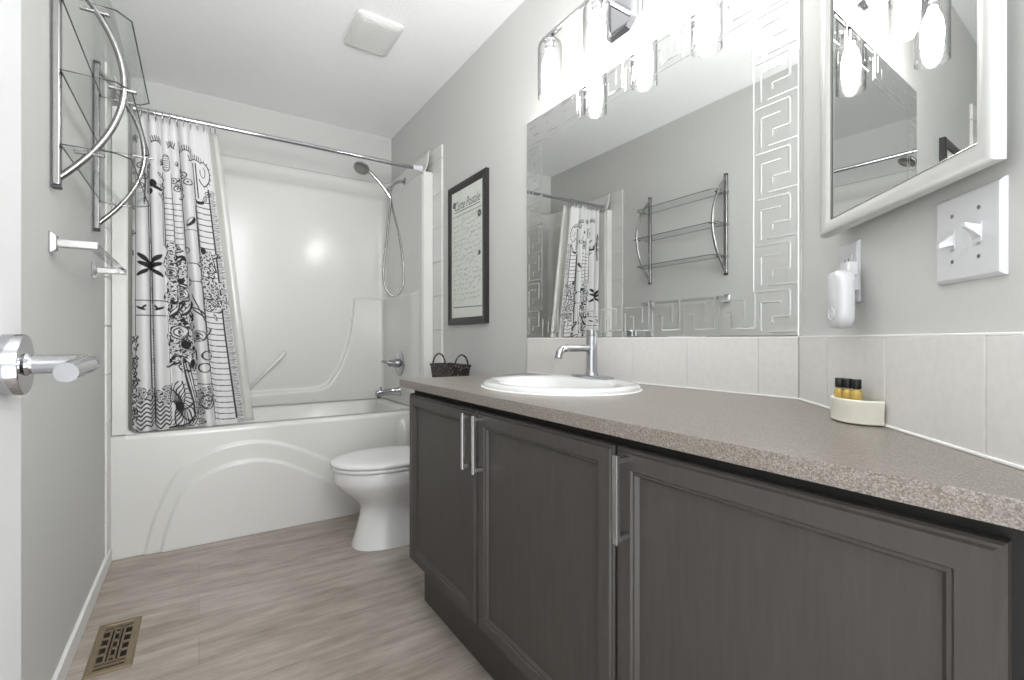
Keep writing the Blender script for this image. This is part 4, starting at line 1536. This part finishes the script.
loft(bm, [dev(0.027, 0.004), dev(0.029, 0.001), dev(0.034, 0.0), dev(0.045, 0.0), dev(0.050, 0.002), dev(0.053, 0.007)])
obj('housing', bm, M_PLASTIC, pd, smooth=45)
bm = B()
boxA(bm, 0.236, 0.284, 0.0082, 0.029, 1.045, 1.078)
boxA(bm, 0.256, 0.288, 0.012, 0.030, 1.07, 1.097)
obj('plug', bm, M_PLASTIC, pd, smooth=0, bevel=0.003)
bt = obj('button', lathe(B(), [(0.0125, 0), (0.0125, 0.0012), (0.0105, 0.0018), (0.0095, 0.0004), (0.0045, 0.0004), (0.004, 0.0016)], A(pc, 0.0528, 1.003), (-R2, R2, 0), 28), M_PLASTIC, pd)

# ------------------------------------------------------------------ soap dish with three toiletry bottles
dt0, dt1, dD = 0.262, 0.370, 0.062
di = thing('soap_dish', 'cream half-round dish holding small bottles on the countertop', 'dish', A(0.316, 0.03, CZ1))


def dish(z, o, depth=0.0):
    n = 22
    out = []
    w = (dt1 - dt0) / 2 + o
    for k in range(n + 1):
        a = math.pi * k / n
        out.append(A((dt0 + dt1) / 2 - w * math.cos(a), 0.013 - depth * 0 + (dD - 0.012 + o) * (math.sin(a) ** 0.7), z))
    return out


bm = B()
loft(bm, [dish(CZ1 + 0.0006, -0.004), dish(CZ1 + 0.003, 0.0), dish(CZ1 + 0.026, 0.0), dish(CZ1 + 0.029, 0.001), dish(CZ1 + 0.040, 0.001), dish(CZ1 + 0.042, -0.001), dish(CZ1 + 0.041, -0.005), dish(CZ1 + 0.012, -0.007)])
obj('dish_body', bm, M_SOAP, di, smooth=40)
spots = [(0.288, 0.043), (0.302, 0.036), (0.319, 0.030)]
names = ['leftmost of three tiny amber bottles with black caps in the dish', 'middle one of three tiny amber bottles with black caps in the dish', 'rightmost of three tiny amber bottles with black caps in the dish']
protob = None
for (t_, q_), lb in zip(spots, names):
    loc = A(t_, q_, CZ1 + 0.0125)
    if protob is None:
        r = thing('toiletry_bottle', lb, 'bottle', loc, 'toiletry bottles in the soap dish')
        b1 = obj('bottle', lathe(B(), [(0.0075, 0), (0.0085, 0.002), (0.0085, 0.036), (0.0075, 0.040), (0.0045, 0.043), (0.0045, 0.046)], loc, seg=20), M_GOLD, r)
        b2 = obj('cap', lathe(B(), [(0.0068, 0.0445), (0.0072, 0.0455), (0.0072, 0.060), (0.0066, 0.0612)], loc, seg=20), M_BLACK, r)
        protob = (r, [b1, b2])
    else:
        r = protob[0].copy()
        COL.objects.link(r)
        r.location = loc
        r['label'] = lb
        for ch in protob[1]:
            c2 = ch.copy()
            COL.objects.link(c2)
            c2.parent = r

# ------------------------------------------------------------------ glass shelf rack on the left wall
rk = thing('glass_shelf_rack', 'wall rack with three glass shelves and curved metal sides', 'wall shelf', (XL, 1.98, 1.36))
PY = (1.703, 2.29)
for y in PY:
    bm = B()
    box(bm, (XL + 0.004, y - 0.011, 1.362), (XL + 0.022, y + 0.011, 1.968))
    po = obj('post', bm, M_NICKEL, rk, bevel=0.004, seg=3)
    for z0_, z1_ in ((1.354, 1.362), (1.968, 1.976)):
        obj('end_cap', box(B(), (XL + 0.0035, y - 0.0115, z0_), (XL + 0.0225, y + 0.0115, z1_)), M_RUBBER, po, smooth=0, bevel=0.002)
    bm = B()
    pts = [(XL + 0.014 + 0.137 * (1 - u_ * u_), y, 1.665 + 0.285 * u_) for u_ in [k / 15 - 1 for k in range(31)]]
    tube(bm, pts, 0.0085, 12)
    obj('curved_bar', bm, M_NICKEL, rk, smooth=60)
for z in (1.462, 1.656, 1.852):
    yl, yh = 1.675, 2.30
    xa, xb = XL + 0.024, -0.158
    pl = [(xa, yl), (xb - 0.03, yl), (xb, yl + 0.035), (xb, yh - 0.035), (xb - 0.03, yh), (xa, yh)]
    bm = B()
    loft(bm, [[(x, y, z) for x, y in pl], [(x, y, z + 0.005) for x, y in pl]])
    g = obj('glass_shelf', bm, M_SHELFGLASS, rk, smooth=0)
    bm = B()
    tube(bm, [(x, y, z + 0.0025) for x, y in pl], 0.0021, 6, close=True)
    obj('glass_edge', bm, M_GLASSEDGE, g, smooth=0)
    for y in PY:
        bm = B()
        f = 1 - ((z - 1.665) / 0.285) ** 2
        xc = XL + 0.014 + 0.137 * f
        box(bm, (xc - 0.035, y - 0.007, z - 0.006), (xc + 0.028, y + 0.007, z - 0.0005))
        obj('shelf_clip', bm, M_NICKEL, rk, smooth=0, bevel=0.001)

# ------------------------------------------------------------------ towel bar
tb = thing('towel_bar', 'short clear towel bar with chrome mounts below the glass shelf rack', 'towel bar', (XL, 1.99, 1.21))
BXO = -0.238
for y in (1.70, 2.285):
    bm = B()
    loft(bm, [[(x, y + sy * w, 1.21 + sz * h) for sy, sz in ((-1, -1), (1, -1), (1, 1), (-1, 1))] for x, w, h in ((XL + 0.0005, 0.021, 0.027), (XL + 0.004, 0.021, 0.027), (XL + 0.014, 0.014, 0.018))])
    mt_ = obj('mount', bm, M_CHROME, tb, smooth=0)
    bm = B()
    box(bm, (XL + 0.013, y - 0.011, 1.199), (BXO + 0.011, y + 0.011, 1.221))
    obj('bracket', bm, M_STEEL, mt_, smooth=0, bevel=0.003)
bm = B()
box(bm, (BXO - 0.010, 1.7115, 1.201), (BXO + 0.010, 2.2735, 1.219))
obj('bar', bm, M_CLEARBAR, tb, smooth=0, bevel=0.002)
